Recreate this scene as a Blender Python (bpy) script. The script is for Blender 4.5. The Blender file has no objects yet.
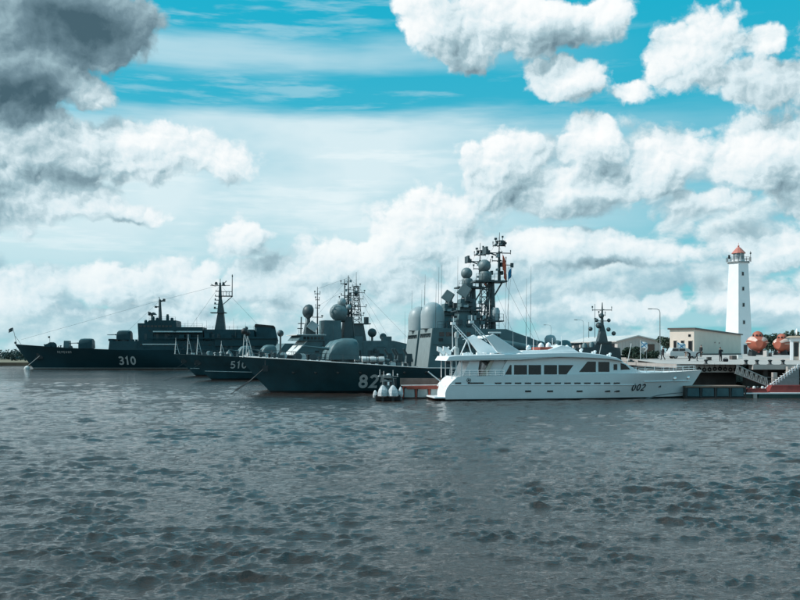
import bpy, math, random
import numpy as np
from mathutils import Vector, Matrix
R = math.radians
S = bpy.context.scene
C = S.collection
random.seed(7)

# ---------------------------------------------------------------- camera, sky, sun, exposure
FPX, HZ, CAMH = 900.0, 352.0, 4.9          # focal length and horizon row in photo pixels (800x600), eye height
cam = bpy.data.cameras.new('camera'); cam_o = bpy.data.objects.new('camera', cam); C.objects.link(cam_o)
cam_o.location = (0, 0, CAMH); cam_o.rotation_euler = (R(90), 0, 0)
cam.sensor_width = 36; cam.lens = 36 * FPX / 800; cam.shift_y = (HZ - 300) / 800
cam.clip_start = 0.5; cam.clip_end = 60000
S.camera = cam_o
S.view_settings.view_transform = 'Standard'; S.view_settings.look = 'None'
S.view_settings.exposure = 0.0; S.view_settings.gamma = 1; S.view_settings.use_curve_mapping = False
S.cycles.use_denoising = True
S.cycles.sample_clamp_indirect = 4.0; S.cycles.sample_clamp_direct = 12.0
S.cycles.max_bounces = 6; S.cycles.diffuse_bounces = 2; S.cycles.glossy_bounces = 3
S.cycles.caustics_reflective = False; S.cycles.caustics_refractive = False

SUN_AZ, SUN_EL = -93.0, 41.0              # azimuth from +Y (view direction), positive to the right; elevation
sd = Vector((math.sin(R(SUN_AZ)) * math.cos(R(SUN_EL)), math.cos(R(SUN_AZ)) * math.cos(R(SUN_EL)), math.sin(R(SUN_EL))))
sun = bpy.data.lights.new('sun', 'SUN'); sun.energy = 4.2; sun.angle = R(0.5); sun.color = (1.0, 0.965, 0.92)
sun_o = bpy.data.objects.new('sun', sun); C.objects.link(sun_o)
sun_o.rotation_euler = sd.to_track_quat('Z', 'Y').to_euler(); sun_o.location = sd * 300

world = bpy.data.worlds.new('World'); S.world = world; world.use_nodes = True
NT = world.node_tree; NT.nodes.clear()
class X:                                   # tiny node algebra: X(socket) + - * / between sockets and numbers
    def __init__(s, k): s.k = k
    def _o(s, op, o, r=False): return mth(op, o, s) if r else mth(op, s, o)
    def __add__(s, o): return s._o('ADD', o)
    def __radd__(s, o): return s._o('ADD', o)
    def __sub__(s, o): return s._o('SUBTRACT', o)
    def __rsub__(s, o): return s._o('SUBTRACT', o, True)
    def __mul__(s, o): return s._o('MULTIPLY', o)
    def __rmul__(s, o): return s._o('MULTIPLY', o)
    def __truediv__(s, o): return s._o('DIVIDE', o)
TREE = [NT]
def put(sock, v):
    if isinstance(v, X): TREE[0].links.new(v.k, sock)
    elif isinstance(v, (tuple, list)): sock.default_value = v if len(v) == len(sock.default_value) else (*v, 1)
    else: sock.default_value = v
def nd(t, **kw):
    n = TREE[0].nodes.new(t)
    for k, v in kw.items(): setattr(n, k, v)
    return n
def mth(op, *a, clamp=False):
    n = nd('ShaderNodeMath', operation=op, use_clamp=clamp)
    for i, v in enumerate(a): put(n.inputs[i], v)
    return X(n.outputs[0])
def vec(op, *a):
    n = nd('ShaderNodeVectorMath', operation=op)
    for i, v in enumerate(a):
        put(n.inputs['Scale'] if op == 'SCALE' and i == 1 else n.inputs[i], v)
    return X(n.outputs['Value'] if op in ('LENGTH', 'DOT_PRODUCT', 'DISTANCE') else n.outputs['Vector'])
def comb(x, y, z=0.0):
    n = nd('ShaderNodeCombineXYZ'); put(n.inputs[0], x); put(n.inputs[1], y); put(n.inputs[2], z); return X(n.outputs[0])
def sep(v):
    n = nd('ShaderNodeSeparateXYZ'); put(n.inputs[0], v); return [X(o) for o in n.outputs]
def noise(v, scale, detail=4, rough=0.5, dist=0.0, color=False, dims='2D'):
    n = nd('ShaderNodeTexNoise', noise_dimensions=dims)
    put(n.inputs['Vector'], v); put(n.inputs['Scale'], scale); put(n.inputs['Detail'], detail)
    put(n.inputs['Roughness'], rough); put(n.inputs['Distortion'], dist)
    return X(n.outputs['Color' if color else 'Fac'])
def voro(v, scale, detail=3, rough=0.5, smooth=0.5):
    n = nd('ShaderNodeTexVoronoi', feature='F1', voronoi_dimensions='2D', normalize=True)
    put(n.inputs['Vector'], v); put(n.inputs['Scale'], scale); put(n.inputs['Detail'], detail)
    put(n.inputs['Roughness'], rough)
    return X(n.outputs['Distance'])
def sstep(v, a, b, lo=0.0, hi=1.0):
    n = nd('ShaderNodeMapRange', interpolation_type='SMOOTHSTEP')
    for i, q in enumerate((v, a, b, lo, hi)): put(n.inputs[i], q)
    return X(n.outputs[0])
def lin(v, a, b, lo=0.0, hi=1.0):
    n = nd('ShaderNodeMapRange')
    for i, q in enumerate((v, a, b, lo, hi)): put(n.inputs[i], q)
    return X(n.outputs[0])
def mixc(f, a, b, blend='MIX'):
    n = nd('ShaderNodeMix', data_type='RGBA', blend_type=blend)
    put(n.inputs[0], f); put(n.inputs[6], a); put(n.inputs[7], b); return X(n.outputs[2])
def mixf(f, a, b):
    n = nd('ShaderNodeMix', data_type='FLOAT'); put(n.inputs[0], f); put(n.inputs[2], a); put(n.inputs[3], b); return X(n.outputs[0])
def ramp(v, stops):
    n = nd('ShaderNodeValToRGB'); put(n.inputs[0], v); e = n.color_ramp.elements
    while len(e) < len(stops): e.new(0.5)
    for q, (p, c) in zip(e, stops): q.position = p; q.color = (*c, 1)
    return X(n.outputs[0])

# directions: azimuth (from +Y, right positive) and elevation; the cumulus banks of this sky by where they stand over the harbour
def aze(px, py):
    a = math.atan((px - 400) / FPX); return a, math.atan((HZ - py) / FPX * math.cos(a))
# (centre x, centre y, half width, half height, weight)
CUM = [(60, 20, 118, 58, 1.1), (20, 82, 80, 42, 1.0), (-60, 40, 120, 90, 1.1), (88, 92, 46, 24, .8),
       (45, 150, 100, 44, .9), (148, 148, 68, 38, .88), (212, 158, 56, 24, .75), (30, 195, 100, 30, .75), (125, 212, 55, 15, .55), (-60, 170, 110, 80, 1.0),
       (432, 22, 50, 40, .95), (520, 20, 95, 38, 1.0), (600, 18, 60, 30, .85), (455, 52, 46, 20, .6),
       (702, 50, 54, 42, .95), (766, 42, 26, 24, .75), (768, 84, 70, 26, .72), (870, 30, 70, 40, .7),
       (572, 78, 52, 27, .9), (640, 95, 30, 14, .5),
       (578, 142, 40, 30, .85), (498, 168, 66, 46, 1.0), (575, 190, 84, 32, .95), (658, 165, 46, 38, .85), (768, 150, 66, 44, .9), (712, 205, 60, 22, .7), (440, 205, 44, 26, .6), (860, 160, 90, 70, .9),
       (560, 252, 100, 30, .95), (470, 262, 60, 28, .8), (655, 258, 66, 20, .75), (768, 246, 64, 32, .85), (900, 250, 110, 50, .9),
       (248, 242, 36, 32, .75), (268, 285, 44, 28, .8), (180, 285, 70, 26, .65), (90, 285, 90, 28, .7), (350, 262, 76, 40, .8), (320, 300, 80, 22, .7), (410, 235, 70, 46, .75), (420, 290, 80, 24, .6), (20, 300, 60, 18, .5),
       (620, 305, 100, 14, .6), (760, 300, 80, 18, .65), (480, 310, 80, 16, .6), (150, 318, 120, 14, .6)]
# thick, dark-bottomed parts of the clouds
DARK = [(70, 18, 135, 72, .80), (10, 92, 90, 38, .72), (-70, 40, 90, 60, .85), (575, 38, 85, 26, .30), (470, 66, 50, 14, .26), (95, 184, 70, 14, .30), (40, 150, 44, 20, .18), (120, 230, 60, 12, .4),
        (770, 92, 60, 24, .2), (575, 202, 90, 14, .16), (730, 214, 80, 20, .2), (600, 272, 110, 10, .26), (700, 288, 110, 12, .24), (270, 268, 30, 26, .24), (330, 292, 60, 10, .2), (560, 150, 40, 20, .18)]
def field(P, blobs, soft=0.12):
    acc = None
    for (px, py, rx, ry, w) in blobs:
        a, e = aze(px, py)
        q = vec('MULTIPLY', vec('SUBTRACT', P, (a, e, 0)), (FPX / rx, FPX / ry, 1))
        b = w - w * vec('LENGTH', q)
        if acc is None: acc = b
        else:
            n = nd('ShaderNodeMath', operation='SMOOTH_MAX'); put(n.inputs[0], acc); put(n.inputs[1], b); n.inputs[2].default_value = soft; acc = X(n.outputs[0])
    return acc
tc = nd('ShaderNodeTexCoord'); DIR = X(tc.outputs['Generated'])
dx, dy, dz = sep(DIR)
AZ = mth('ARCTAN2', dx, dy); EL = mth('ARCSINE', mth('MAXIMUM', mth('MINIMUM', dz, 1.0), -1.0))
P0 = comb(AZ, EL, 0.0)
W1 = vec('SUBTRACT', noise(vec('MULTIPLY', P0, (1, 1.25, 1)), 9, 2, .45, color=True), (.5, .5, .5))
W2 = vec('SUBTRACT', noise(P0, 60, 3, .55, color=True), (.5, .5, .5))
PW = vec('ADD', vec('ADD', P0, vec('MULTIPLY', W1, (.07, .045, 0))), vec('SCALE', W2, .011))
inview = sstep(mth('ABSOLUTE', AZ), .46, .62, 1, 0) * sstep(EL, .40, .52, 1, 0)
away = noise(vec('MULTIPLY', DIR, (1, 1, 2.2)), 2.6, 5, .55, dims='3D')            # the same broken cumulus all round
def cover(P): return mixf(inview, (away - .50) * 3.2, field(P, CUM))
LD = (-.62, .78, 0)
PD = vec('ADD', vec('ADD', P0, vec('MULTIPLY', W1, (.018, .012, 0))), vec('SCALE', W2, .010))
def detail(P, k):
    Q = vec('MULTIPLY', P, (1, 1.12, 1)); r = 0.0
    for sc, am in ((6.3, .55), (15, .58), (36, .42), (82, .25)):
        d = voro(vec('ADD', Q, (sc * .37 + k * LD[0] * .30 / sc, sc * .11 + k * LD[1] * .30 / sc, 0)), sc, 0, .5) * 1.25
        r = r + (.62 - d * d) * am
    return r + (noise(vec('ADD', Q, (k * LD[0] * .006, k * LD[1] * .006, 0)), 30, 6, .60) - .5) * 1.0
c0 = cover(PW); d0 = detail(PD, 0)
cL = cover(vec('ADD', PW, (LD[0] * .035, LD[1] * .035, 0)))
dL = detail(PD, 1)
D0 = c0 * 2.0 + d0 * 1.0 - .94
edge = sstep(EL, .0, .10, .55, .42)
alpha = sstep(D0, 0.0, edge)
grad = (c0 - cL) * .40 + (d0 - dL) * .60
dark = mth('MAXIMUM', mixf(inview, (away - .66) * 2.0, field(PW, DARK, .2)), 0.0)
lit = .575 + grad * (1.0 - mth('MINIMUM', dark, .8) * .75) + (noise(PW, 7, 2, .5) - .5) * .22 - mth('MAXIMUM', dark * .72 + (d0 - .75) * .12, 0.0) * sstep(dark, 0, .2) - mth('MAXIMUM', D0 - .7, 0.0) * .08 + (noise(PW, 40, 4, .6) - .5) * .10
cloud_c = ramp(lit, [(0.0, (.065, .128, .165)), (.18, (.16, .26, .315)), (.40, (.36, .52, .585)), (.60, (.70, .835, .885)), (.80, (.92, .965, .98)), (1.0, (1.02, 1.03, 1.02))])
cloud_c = mixc(sstep(EL, .0, .22, .32, .0), cloud_c, (.50, .74, .83))                     # far banks fade into the low air
# thin high veil: flat streaks with a clear upper rim
strk = noise(vec('MULTIPLY', P0, (1.6, 15, 1)), 2.0, 5, .55)
fine = noise(vec('MULTIPLY', P0, (4, 30, 1)), 3.0, 5, .6)
elw = EL + (strk - .5) * .05 + (noise(P0, 5, 2, .5) - .5) * .02
veil = sstep(elw, .268, .236, 0, .82) * sstep(EL, .03, .16, .42, 1)
band = sstep(mth('ABSOLUTE', elw - .318), .03, .0, 0, .5) * sstep(AZ, .30, -.02, 0, 1)
wisps = sstep(strk + (fine - .5) * .6, .52, .74, 0, .45)
veil = mth('MINIMUM', mth('MAXIMUM', veil + wisps * .35, mth('MAXIMUM', band, wisps * .6)), .93)
veil = veil * sstep(AZ, .05, .34, 1, .22) * lin(noise(vec('MULTIPLY', P0, (1, 2.4, 1)), 4.5, 4, .55), .34, .60, .70, 1.0)
lowband = sstep(noise(vec('MULTIPLY', P0, (1.2, 16, 1)), 3.4, 4, .55), .40, .62) * sstep(EL, .16, .02, 0, .38)
sky = nd('ShaderNodeTexSky', sky_type='NISHITA', sun_disc=False)
sky.sun_elevation = R(SUN_EL); sky.sun_rotation = R(SUN_AZ); sky.altitude = 0; sky.air_density = 1.1; sky.dust_density = .6; sky.ozone_density = 1.0
SKS = 0.1
blue = mixc(1.0, X(sky.outputs[0]), (.14, 1.25, 1.15), 'MULTIPLY')
blue = mixc(.8, blue, mixc(sstep(EL, .0, .40), (1.5, 4.9, 6.3), (.10, 4.6, 6.6)))
col = mixc(veil, blue, (8.2, 9.3, 9.6))
col = mixc(lowband, col, (6.6, 8.0, 8.7))
# a farther, hazier bank of cumulus behind, filling the lower sky
QB = vec('MULTIPLY', vec('ADD', P0, vec('MULTIPLY', W1, (.03, .02, 0))), (1, 1.5, 1))
def back(k):
    r = 0.0
    for sc, am in ((11, .8), (29, .5)):
        d = voro(vec('ADD', QB, (sc * .71 + k * LD[0] * .3 / sc, sc * .23 + k * LD[1] * .3 / sc, 0)), sc, 0, .5) * 1.25
        r = r + (.62 - d * d) * am
    return r + (noise(vec('ADD', QB, (k * LD[0] * .008, k * LD[1] * .008, 0)), 13, 6, .6) - .5) * 1.3
b0, bL = back(0), back(1)
bal = sstep(b0 + sstep(EL, .29, .20, -.8, .0) + sstep(EL, .05, .15, 0, 1) * sstep(AZ, -.06, .16, -.75, .0), .30, .64, 0, .95) * sstep(EL, .0, .05, .6, 1)
bcol = ramp(.41 + (b0 - bL) * .85 + (noise(P0, 6, 3, .5) - .5) * .5, [(0.0, (.22, .42, .52)), (.35, (.42, .62, .70)), (.62, (.74, .87, .91)), (.85, (.99, 1.0, 1.0))])
col = mixc(bal, col, vec('SCALE', bcol, 10.0))
col = mixc(alpha, col, vec('SCALE', cloud_c, 10.0))
bg = nd('ShaderNodeBackground'); put(bg.inputs[0], col); bg.inputs[1].default_value = SKS
wo = nd('ShaderNodeOutputWorld'); NT.links.new(bg.outputs[0], wo.inputs[0])
world.cycles.sampling_method = 'MANUAL'; world.cycles.sample_map_resolution = 512

# ---------------------------------------------------------------- materials
MATS = {}
def mat(name, c, rough=.5, metal=0.0, var=.25, scale=1.5, bump=0.0, streak=0.0, grime=(.06, .055, .05), spec=.5):
    if name in MATS: return MATS[name]
    m = bpy.data.materials.new(name); m.use_nodes = True; t = m.node_tree; t.nodes.clear(); TREE[0] = t
    o = nd('ShaderNodeOutputMaterial'); p = nd('ShaderNodeBsdfPrincipled'); t.links.new(p.outputs[0], o.inputs[0])
    co = X(nd('ShaderNodeTexCoord').outputs['Object'])
    n = noise(co, scale, 5, .6, dims='3D')
    col = mixc(lin(n, .3, .7, 0, 1), tuple(q * (1 - var) for q in c), tuple(min(1, q * (1 + var)) for q in c))
    if streak:                                   # rain and rust runs: narrow along the ship, long down the side
        s = noise(vec('MULTIPLY', co, (3.2, 3.2, .35)), 1.6, 4, .65, dims='3D')
        col = mixc(sstep(s, .54, .76, 0, streak), col, grime)
    put(p.inputs['Base Color'], col); p.inputs['Metallic'].default_value = metal
    put(p.inputs['Roughness'], lin(noise(co, scale * 2.3, 3, .5, dims='3D'), .3, .7, max(.03, rough - .1), min(1, rough + .1)))
    p.inputs['Specular IOR Level'].default_value = spec
    if bump:
        b = nd('ShaderNodeBump'); b.inputs['Strength'].default_value = bump; b.inputs['Distance'].default_value = .05
        put(b.inputs['Height'], noise(co, scale * 1.2, 4, .5, dims='3D')); t.links.new(b.outputs[0], p.inputs['Normal'])
    MATS[name] = m; return m
def glass(name, c, rough=.04):
    m = mat(name, c, rough, 0, .1, .6, 0); return m
hullp = mat('hull paint', (.018, .062, .076), .42, 0, .28, .5, .4, .55, (.050, .058, .056), .4)
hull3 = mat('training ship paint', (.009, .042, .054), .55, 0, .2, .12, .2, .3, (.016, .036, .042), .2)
boot = mat('boot topping', (.008, .009, .010), .5, 0, .3, 1)
upper = mat('upperworks grey', (.064, .126, .140), .5, 0, .22, .6, .2, .5, (.105, .135, .14))
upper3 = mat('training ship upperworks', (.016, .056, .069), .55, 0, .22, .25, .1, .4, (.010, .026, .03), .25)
domep = mat('radome grey', (.30, .36, .375), .45, 0, .08, .8, 0, .15, (.16, .19, .19))
deckp = mat('deck paint', (.085, .095, .095), .7, 0, .25, .8)
pale = mat('pale fitting', (.62, .64, .63), .5, 0, .12, 2, 0, .2, (.3, .28, .25))
darkp = mat('dark fitting', (.018, .024, .027), .55, 0, .25, 2)
midp = mat('mast grey', (.036, .062, .070), .5, 0, .2, 1.2)
numw = mat('number white', (.60, .64, .64), .6, 0, .15, 2.5, 0, .3, (.25, .3, .3))
glz = glass('bridge glass', (.012, .018, .02))
white = mat('yacht white', (.83, .86, .87), .22, 0, .03, .5, .03, .10, (.5, .52, .5))
whitem = mat('white metal', (.80, .82, .82), .35, 0, .05, 2)
ygl = glass('yacht glass', (.010, .014, .016))
chrome = mat('polished steel', (.85, .87, .88), .12, 1.0, .05, 3)
redp = mat('rust red paint', (.26, .055, .035), .6, 0, .3, 1.5, .1, .4, (.10, .05, .035))
redd = mat('red deck', (.20, .030, .026), .6, 0, .25, 1.2, 0, .2)
conc = mat('quay concrete', (.40, .365, .34), .85, 0, .16, .45, .3, .25, (.22, .2, .18))
concd = mat('dark old concrete', (.075, .072, .068), .85, 0, .35, .6, .4, .5, (.03, .028, .025))  # on quay wall and piles the dark tone stands in for under-slab shade
fend = mat('fender panel teal', (.035, .090, .105), .6, 0, .2, 1.5, 0, .3)
fendl = mat('fender panel grey', (.30, .34, .34), .6, 0, .15, 1.5, 0, .35, (.15, .13, .12))
rub = mat('black rubber', (.012, .012, .013), .7, 0, .3, 2)
grn = mat('green stage paint', (.010, .050, .045), .5, 0, .25, 1, 0, .3)
plaster = mat('cream plaster', (.74, .62, .53), .85, 0, .06, .5, .1, .18, (.45, .41, .37))
roofd = mat('dark sheet roof', (.10, .085, .08), .6, 0, .2, .6)
shed = mat('warehouse cladding', (.46, .43, .41), .7, 0, .08, .4, .05, .3, (.3, .29, .28))
roofl = mat('pale sheet roof', (.55, .54, .52), .5, 0, .08, .5, 0, .2)
dkwin = glass('dark window', (.02, .022, .025), .1)
lhw = mat('lighthouse white', (.80, .81, .82), .7, 0, .05, .4, .05, .22, (.55, .53, .5))
lhr = mat('lighthouse red roof', (.50, .17, .13), .5, 0, .15, 1)
orng = mat('lifeboat orange', (.38, .10, .06), .6, 0, .15, .9, 0, .35, (.30, .10, .05))
steel = mat('galvanised steel', (.24, .26, .26), .45, .4, .15, 2)
wall_brown = mat('sea wall', (.12, .085, .06), .9, 0, .3, .15)
sand = mat('shore grass', (.17, .15, .10), .95, 0, .3, .05)
skin = mat('skin', (.45, .27, .20), .6, 0, .05, 3)
cloth_d = mat('dark clothes', (.012, .014, .020), .85, 0, .3, 6)
cloth_b = mat('black trousers', (.008, .008, .010), .85, 0, .3, 6)
bark = mat('bark', (.05, .04, .03), .9, 0, .3, 3)
leaf = mat('foliage', (.022, .048, .030), .7, 0, .55, 1.3)
leaf2 = mat('hazy far foliage', (.030, .070, .070), .8, 0, .4, .08)  # bluish distance haze put into the leaf colour
flagw = mat('flag white', (.70, .74, .76), .8, 0, .05, 3)
flagb = mat('flag blue', (.03, .22, .42), .8, 0, .1, 3)
flagr = mat('flag red', (.55, .10, .05), .8, 0, .15, 3)
carp = mat('silver car paint', (.50, .51, .51), .3, 0, .02, .5)

# ---------------------------------------------------------------- mesh helpers
class MB:
    def __init__(s): s.v, s.f, s.m = [], [], []
    def add(s, vs, fs, m=0):
        k = len(s.v); s.v += [tuple(q) for q in vs]; s.f += [tuple(i + k for i in f) for f in fs]; s.m += [m] * len(fs); return s
    def box(s, x0, x1, y0, y1, z0, z1, m=0, tx=(0, 0), ty=(0, 0)):   # tx, ty: how far the top edge moves in at each end
        a, b, c, d = x0 + tx[0], x1 - tx[1], y0 + ty[0], y1 - ty[1]
        return s.add([(x0, y0, z0), (x1, y0, z0), (x1, y1, z0), (x0, y1, z0), (a, c, z1), (b, c, z1), (b, d, z1), (a, d, z1)],
                     [(3, 2, 1, 0), (4, 5, 6, 7), (0, 1, 5, 4), (1, 2, 6, 5), (2, 3, 7, 6), (3, 0, 4, 7)], m)
    def tube(s, p, q, r, r2=None, n=6, m=0):
        p, q = Vector(p), Vector(q); r2 = r if r2 is None else r2; d = (q - p)
        if d.length < 1e-6: return s
        u = d.orthogonal().normalized(); w = d.normalized().cross(u); vs = []
        for c, rr in ((p, r), (q, r2)):
            for i in range(n):
                a = 2 * math.pi * i / n; vs.append(c + (u * math.cos(a) + w * math.sin(a)) * rr)
        return s.add(vs, [(i, (i + 1) % n, n + (i + 1) % n, n + i) for i in range(n)] + [tuple(range(n - 1, -1, -1)), tuple(range(n, 2 * n))], m)
    def path(s, pts, r, n=6, m=0):
        for a, b in zip(pts, pts[1:]): s.tube(a, b, r, n=n, m=m)
        return s
    def lathe(s, c, prof, n=16, axis='Z', m=0):                       # prof: (radius, height) along the axis from c
        vs = []; c = Vector(c)
        for r, h in prof:
            for i in range(n):
                a = 2 * math.pi * i / n; x, y = r * math.cos(a), r * math.sin(a)
                vs.append(c + (Vector((x, y, h)) if axis == 'Z' else Vector((h, x, y)) if axis == 'X' else Vector((x, h, y))))
        k = len(prof); fs = [(j * n + i, j * n + (i + 1) % n, (j + 1) * n + (i + 1) % n, (j + 1) * n + i) for j in range(k - 1) for i in range(n)]
        return s.add(vs, fs + [tuple(range(n - 1, -1, -1)), tuple(range((k - 1) * n, k * n))], m)
    def ball(s, c, r, n=12, k=7, sc=(1, 1, 1), m=0):
        vs = []; c = Vector(c)
        for j in range(k + 1):
            t = math.pi * j / k - math.pi / 2; rr = max(.002, math.cos(t))
            for i in range(n):
                a = 2 * math.pi * i / n; vs.append(c + Vector((r * rr * math.cos(a) * sc[0], r * rr * math.sin(a) * sc[1], r * math.sin(t) * sc[2])))
        return s.add(vs, [(j * n + i, j * n + (i + 1) % n, (j + 1) * n + (i + 1) % n, (j + 1) * n + i) for j in range(k) for i in range(n)], m)
    def prism(s, prof, y0, y1, m=0, inset=0.0):                       # polygon in x,z swept across y
        n = len(prof)
        return s.add([(x, y0, z) for x, z in prof] + [(x, y1, z) for x, z in prof],
                     [tuple(range(n)), tuple(range(2 * n - 1, n - 1, -1))] + [(i, n + i, n + (i + 1) % n, (i + 1) % n) for i in range(n)], m)
    def plan(s, prof, z0, z1, m=0, top=None):                         # polygon in x,y raised in z
        n = len(prof); top = top or prof
        return s.add([(x, y, z0) for x, y in prof] + [(x, y, z1) for x, y in top],
                     [tuple(range(n - 1, -1, -1)), tuple(range(n, 2 * n))] + [(i, (i + 1) % n, n + (i + 1) % n, n + i) for i in range(n)], m)
    def build(s, name, m, parent=None, smooth=False, bevel=0.0, label=None):
        me = bpy.data.meshes.new(name); me.from_pydata(s.v, [], s.f)
        for q in (m if isinstance(m, (list, tuple)) else [m]): me.materials.append(q)
        if any(s.m): me.polygons.foreach_set('material_index', s.m)
        if smooth: me.polygons.foreach_set('use_smooth', [True] * len(s.f))
        me.update(); o = bpy.data.objects.new(name, me); C.objects.link(o)
        if smooth:
            try: me.set_sharp_from_angle(angle=R(40))
            except Exception: pass
        if bevel:
            b = o.modifiers.new('bevel', 'BEVEL'); b.width = bevel; b.segments = 2; b.limit_method = 'ANGLE'
        if parent: o.parent = parent
        if label: o['label'] = label
        return o
def part(name, m, parent, fn, *a, smooth=False, bevel=0.0, label=None, **k):
    b = MB(); getattr(b, fn)(*a, **k); return b.build(name, m, parent, smooth, bevel, label)
def thing(name, label, cat, loc=(0, 0, 0), rz=0.0, group=None):
    o = bpy.data.objects.new(name, None); C.objects.link(o); o.location = loc; o.rotation_euler = (0, 0, rz); o.empty_display_size = .3
    o['label'] = label; o['category'] = cat
    if group: o['group'] = group
    return o
def tag(o, label, cat, group=None):
    o['label'] = label; o['category'] = cat
    if group: o['group'] = group
    return o
def struct(o, kind='structure'): o['kind'] = kind; return o
KIDS = {}
def kids(o): return [c for c in C.objects if c.parent is o]
def copy_tree(o, parent=None, skip=()):
    c = o.copy(); C.objects.link(c); c.parent = parent
    for ch in kids(o):
        if ch.name.split('.')[0] not in skip: copy_tree(ch, c, skip)
    return c
class Frame:                               # a ship's own axes: local x along the hull, z up; from photo pixels at lateral offset yl
    def __init__(s, ox, oy, th=0.0, oz=0.0): s.ox, s.oy, s.oz, s.c, s.s = ox, oy, oz, math.cos(th), math.sin(th)
    def x(s, px, yl=0.0):
        k = (px - 400) / FPX; return (k * (s.oy + yl * s.c) - s.ox + yl * s.s) / (s.c - k * s.s)
    def z(s, py, x, yl=0.0): return CAMH + (HZ - py) / FPX * (s.oy + x * s.s + yl * s.c) - s.oz
    def p(s, px, py, yl=0.0): x = s.x(px, yl); return x, s.z(py, x, yl)
def ground_at(px, D): return (px - 400) / FPX * D
# painted characters as mitred ribbons: polylines in a box 0.62 wide, 1 high
def arc(cx, cy, rx, ry, a0, a1, n=10): return [(cx + rx * math.cos(R(a0 + (a1 - a0) * i / n)), cy + ry * math.sin(R(a0 + (a1 - a0) * i / n))) for i in range(n + 1)]
GL = {'0': [(arc(.31, .5, .24, .43, 0, 360, 20)[:-1], True)], '1': [([(.14, .74), (.33, .93), (.33, .0)], False)],
      '2': [(arc(.31, .70, .24, .23, 165, -35, 9) + [(.08, .07), (.58, .07)], False)],
      '3': [(arc(.28, .72, .24, .21, 150, -80, 8) + arc(.28, .29, .26, .23, 78, -150, 9), False)],
      '5': [([(.52, .93), (.13, .93), (.10, .54)] + arc(.28, .32, .26, .25, 110, -150, 10), False)],
      '8': [(arc(.31, .72, .21, .21, 0, 360, 14)[:-1], True), (arc(.31, .285, .25, .225, 0, 360, 16)[:-1], True)],
      'П': [([(.08, 0), (.08, .93), (.54, .93), (.54, 0)], False)], 'Е': [([(.52, .93), (.10, .93), (.10, .07), (.52, .07)], False), ([(.18, .5), (.46, .5)], False)],
      'Р': [([(.10, 0), (.10, .93), (.36, .93)] + arc(.34, .69, .2, .24, 70, -70, 6) + [(.18, .45)], False)],
      'К': [([(.10, 0), (.10, 1)], False), ([(.54, .98), (.22, .52), (.56, .02)], False)], 'О': [(arc(.31, .5, .23, .43, 0, 360, 18)[:-1], True)]}
def ribbon(b, pts, w, closed, place):
    n = len(pts); L_, R_ = [], []
    for i in range(n):
        a = Vector(pts[i - 1] if (i or closed) else pts[i]); q = Vector(pts[i]); c = Vector(pts[(i + 1) % n] if (i < n - 1 or closed) else pts[i])
        d1, d2 = (q - a), (c - q)
        d1 = d1.normalized() if d1.length else d2.normalized(); d2 = d2.normalized() if d2.length else d1
        t = (d1 + d2); t = t.normalized() if t.length > 1e-4 else d1
        nrm = Vector((-t.y, t.x)); k = w / 2 / max(.45, nrm.dot(Vector((-d1.y, d1.x))))
        L_.append(q + nrm * k); R_.append(q - nrm * k)
    m = n if closed else n - 1
    b.add([place(*q) for q in L_] + [place(*q) for q in R_], [(i, (i + 1) % n, n + (i + 1) % n, n + i) for i in range(m)])
def text(name, s, h, w, place, m, parent, pitch=.80, slant=0.0, one=True):
    b = MB(); objs = []
    for i, ch in enumerate(s):
        for pts, cl in GL[ch]: ribbon(b, pts, w, cl, lambda u, v, i=i: place((u + i * pitch + slant * v) * h, v * h))
        if not one: b.build(name, m, parent); b = MB()
    if one: b.build(name, m, parent)

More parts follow.
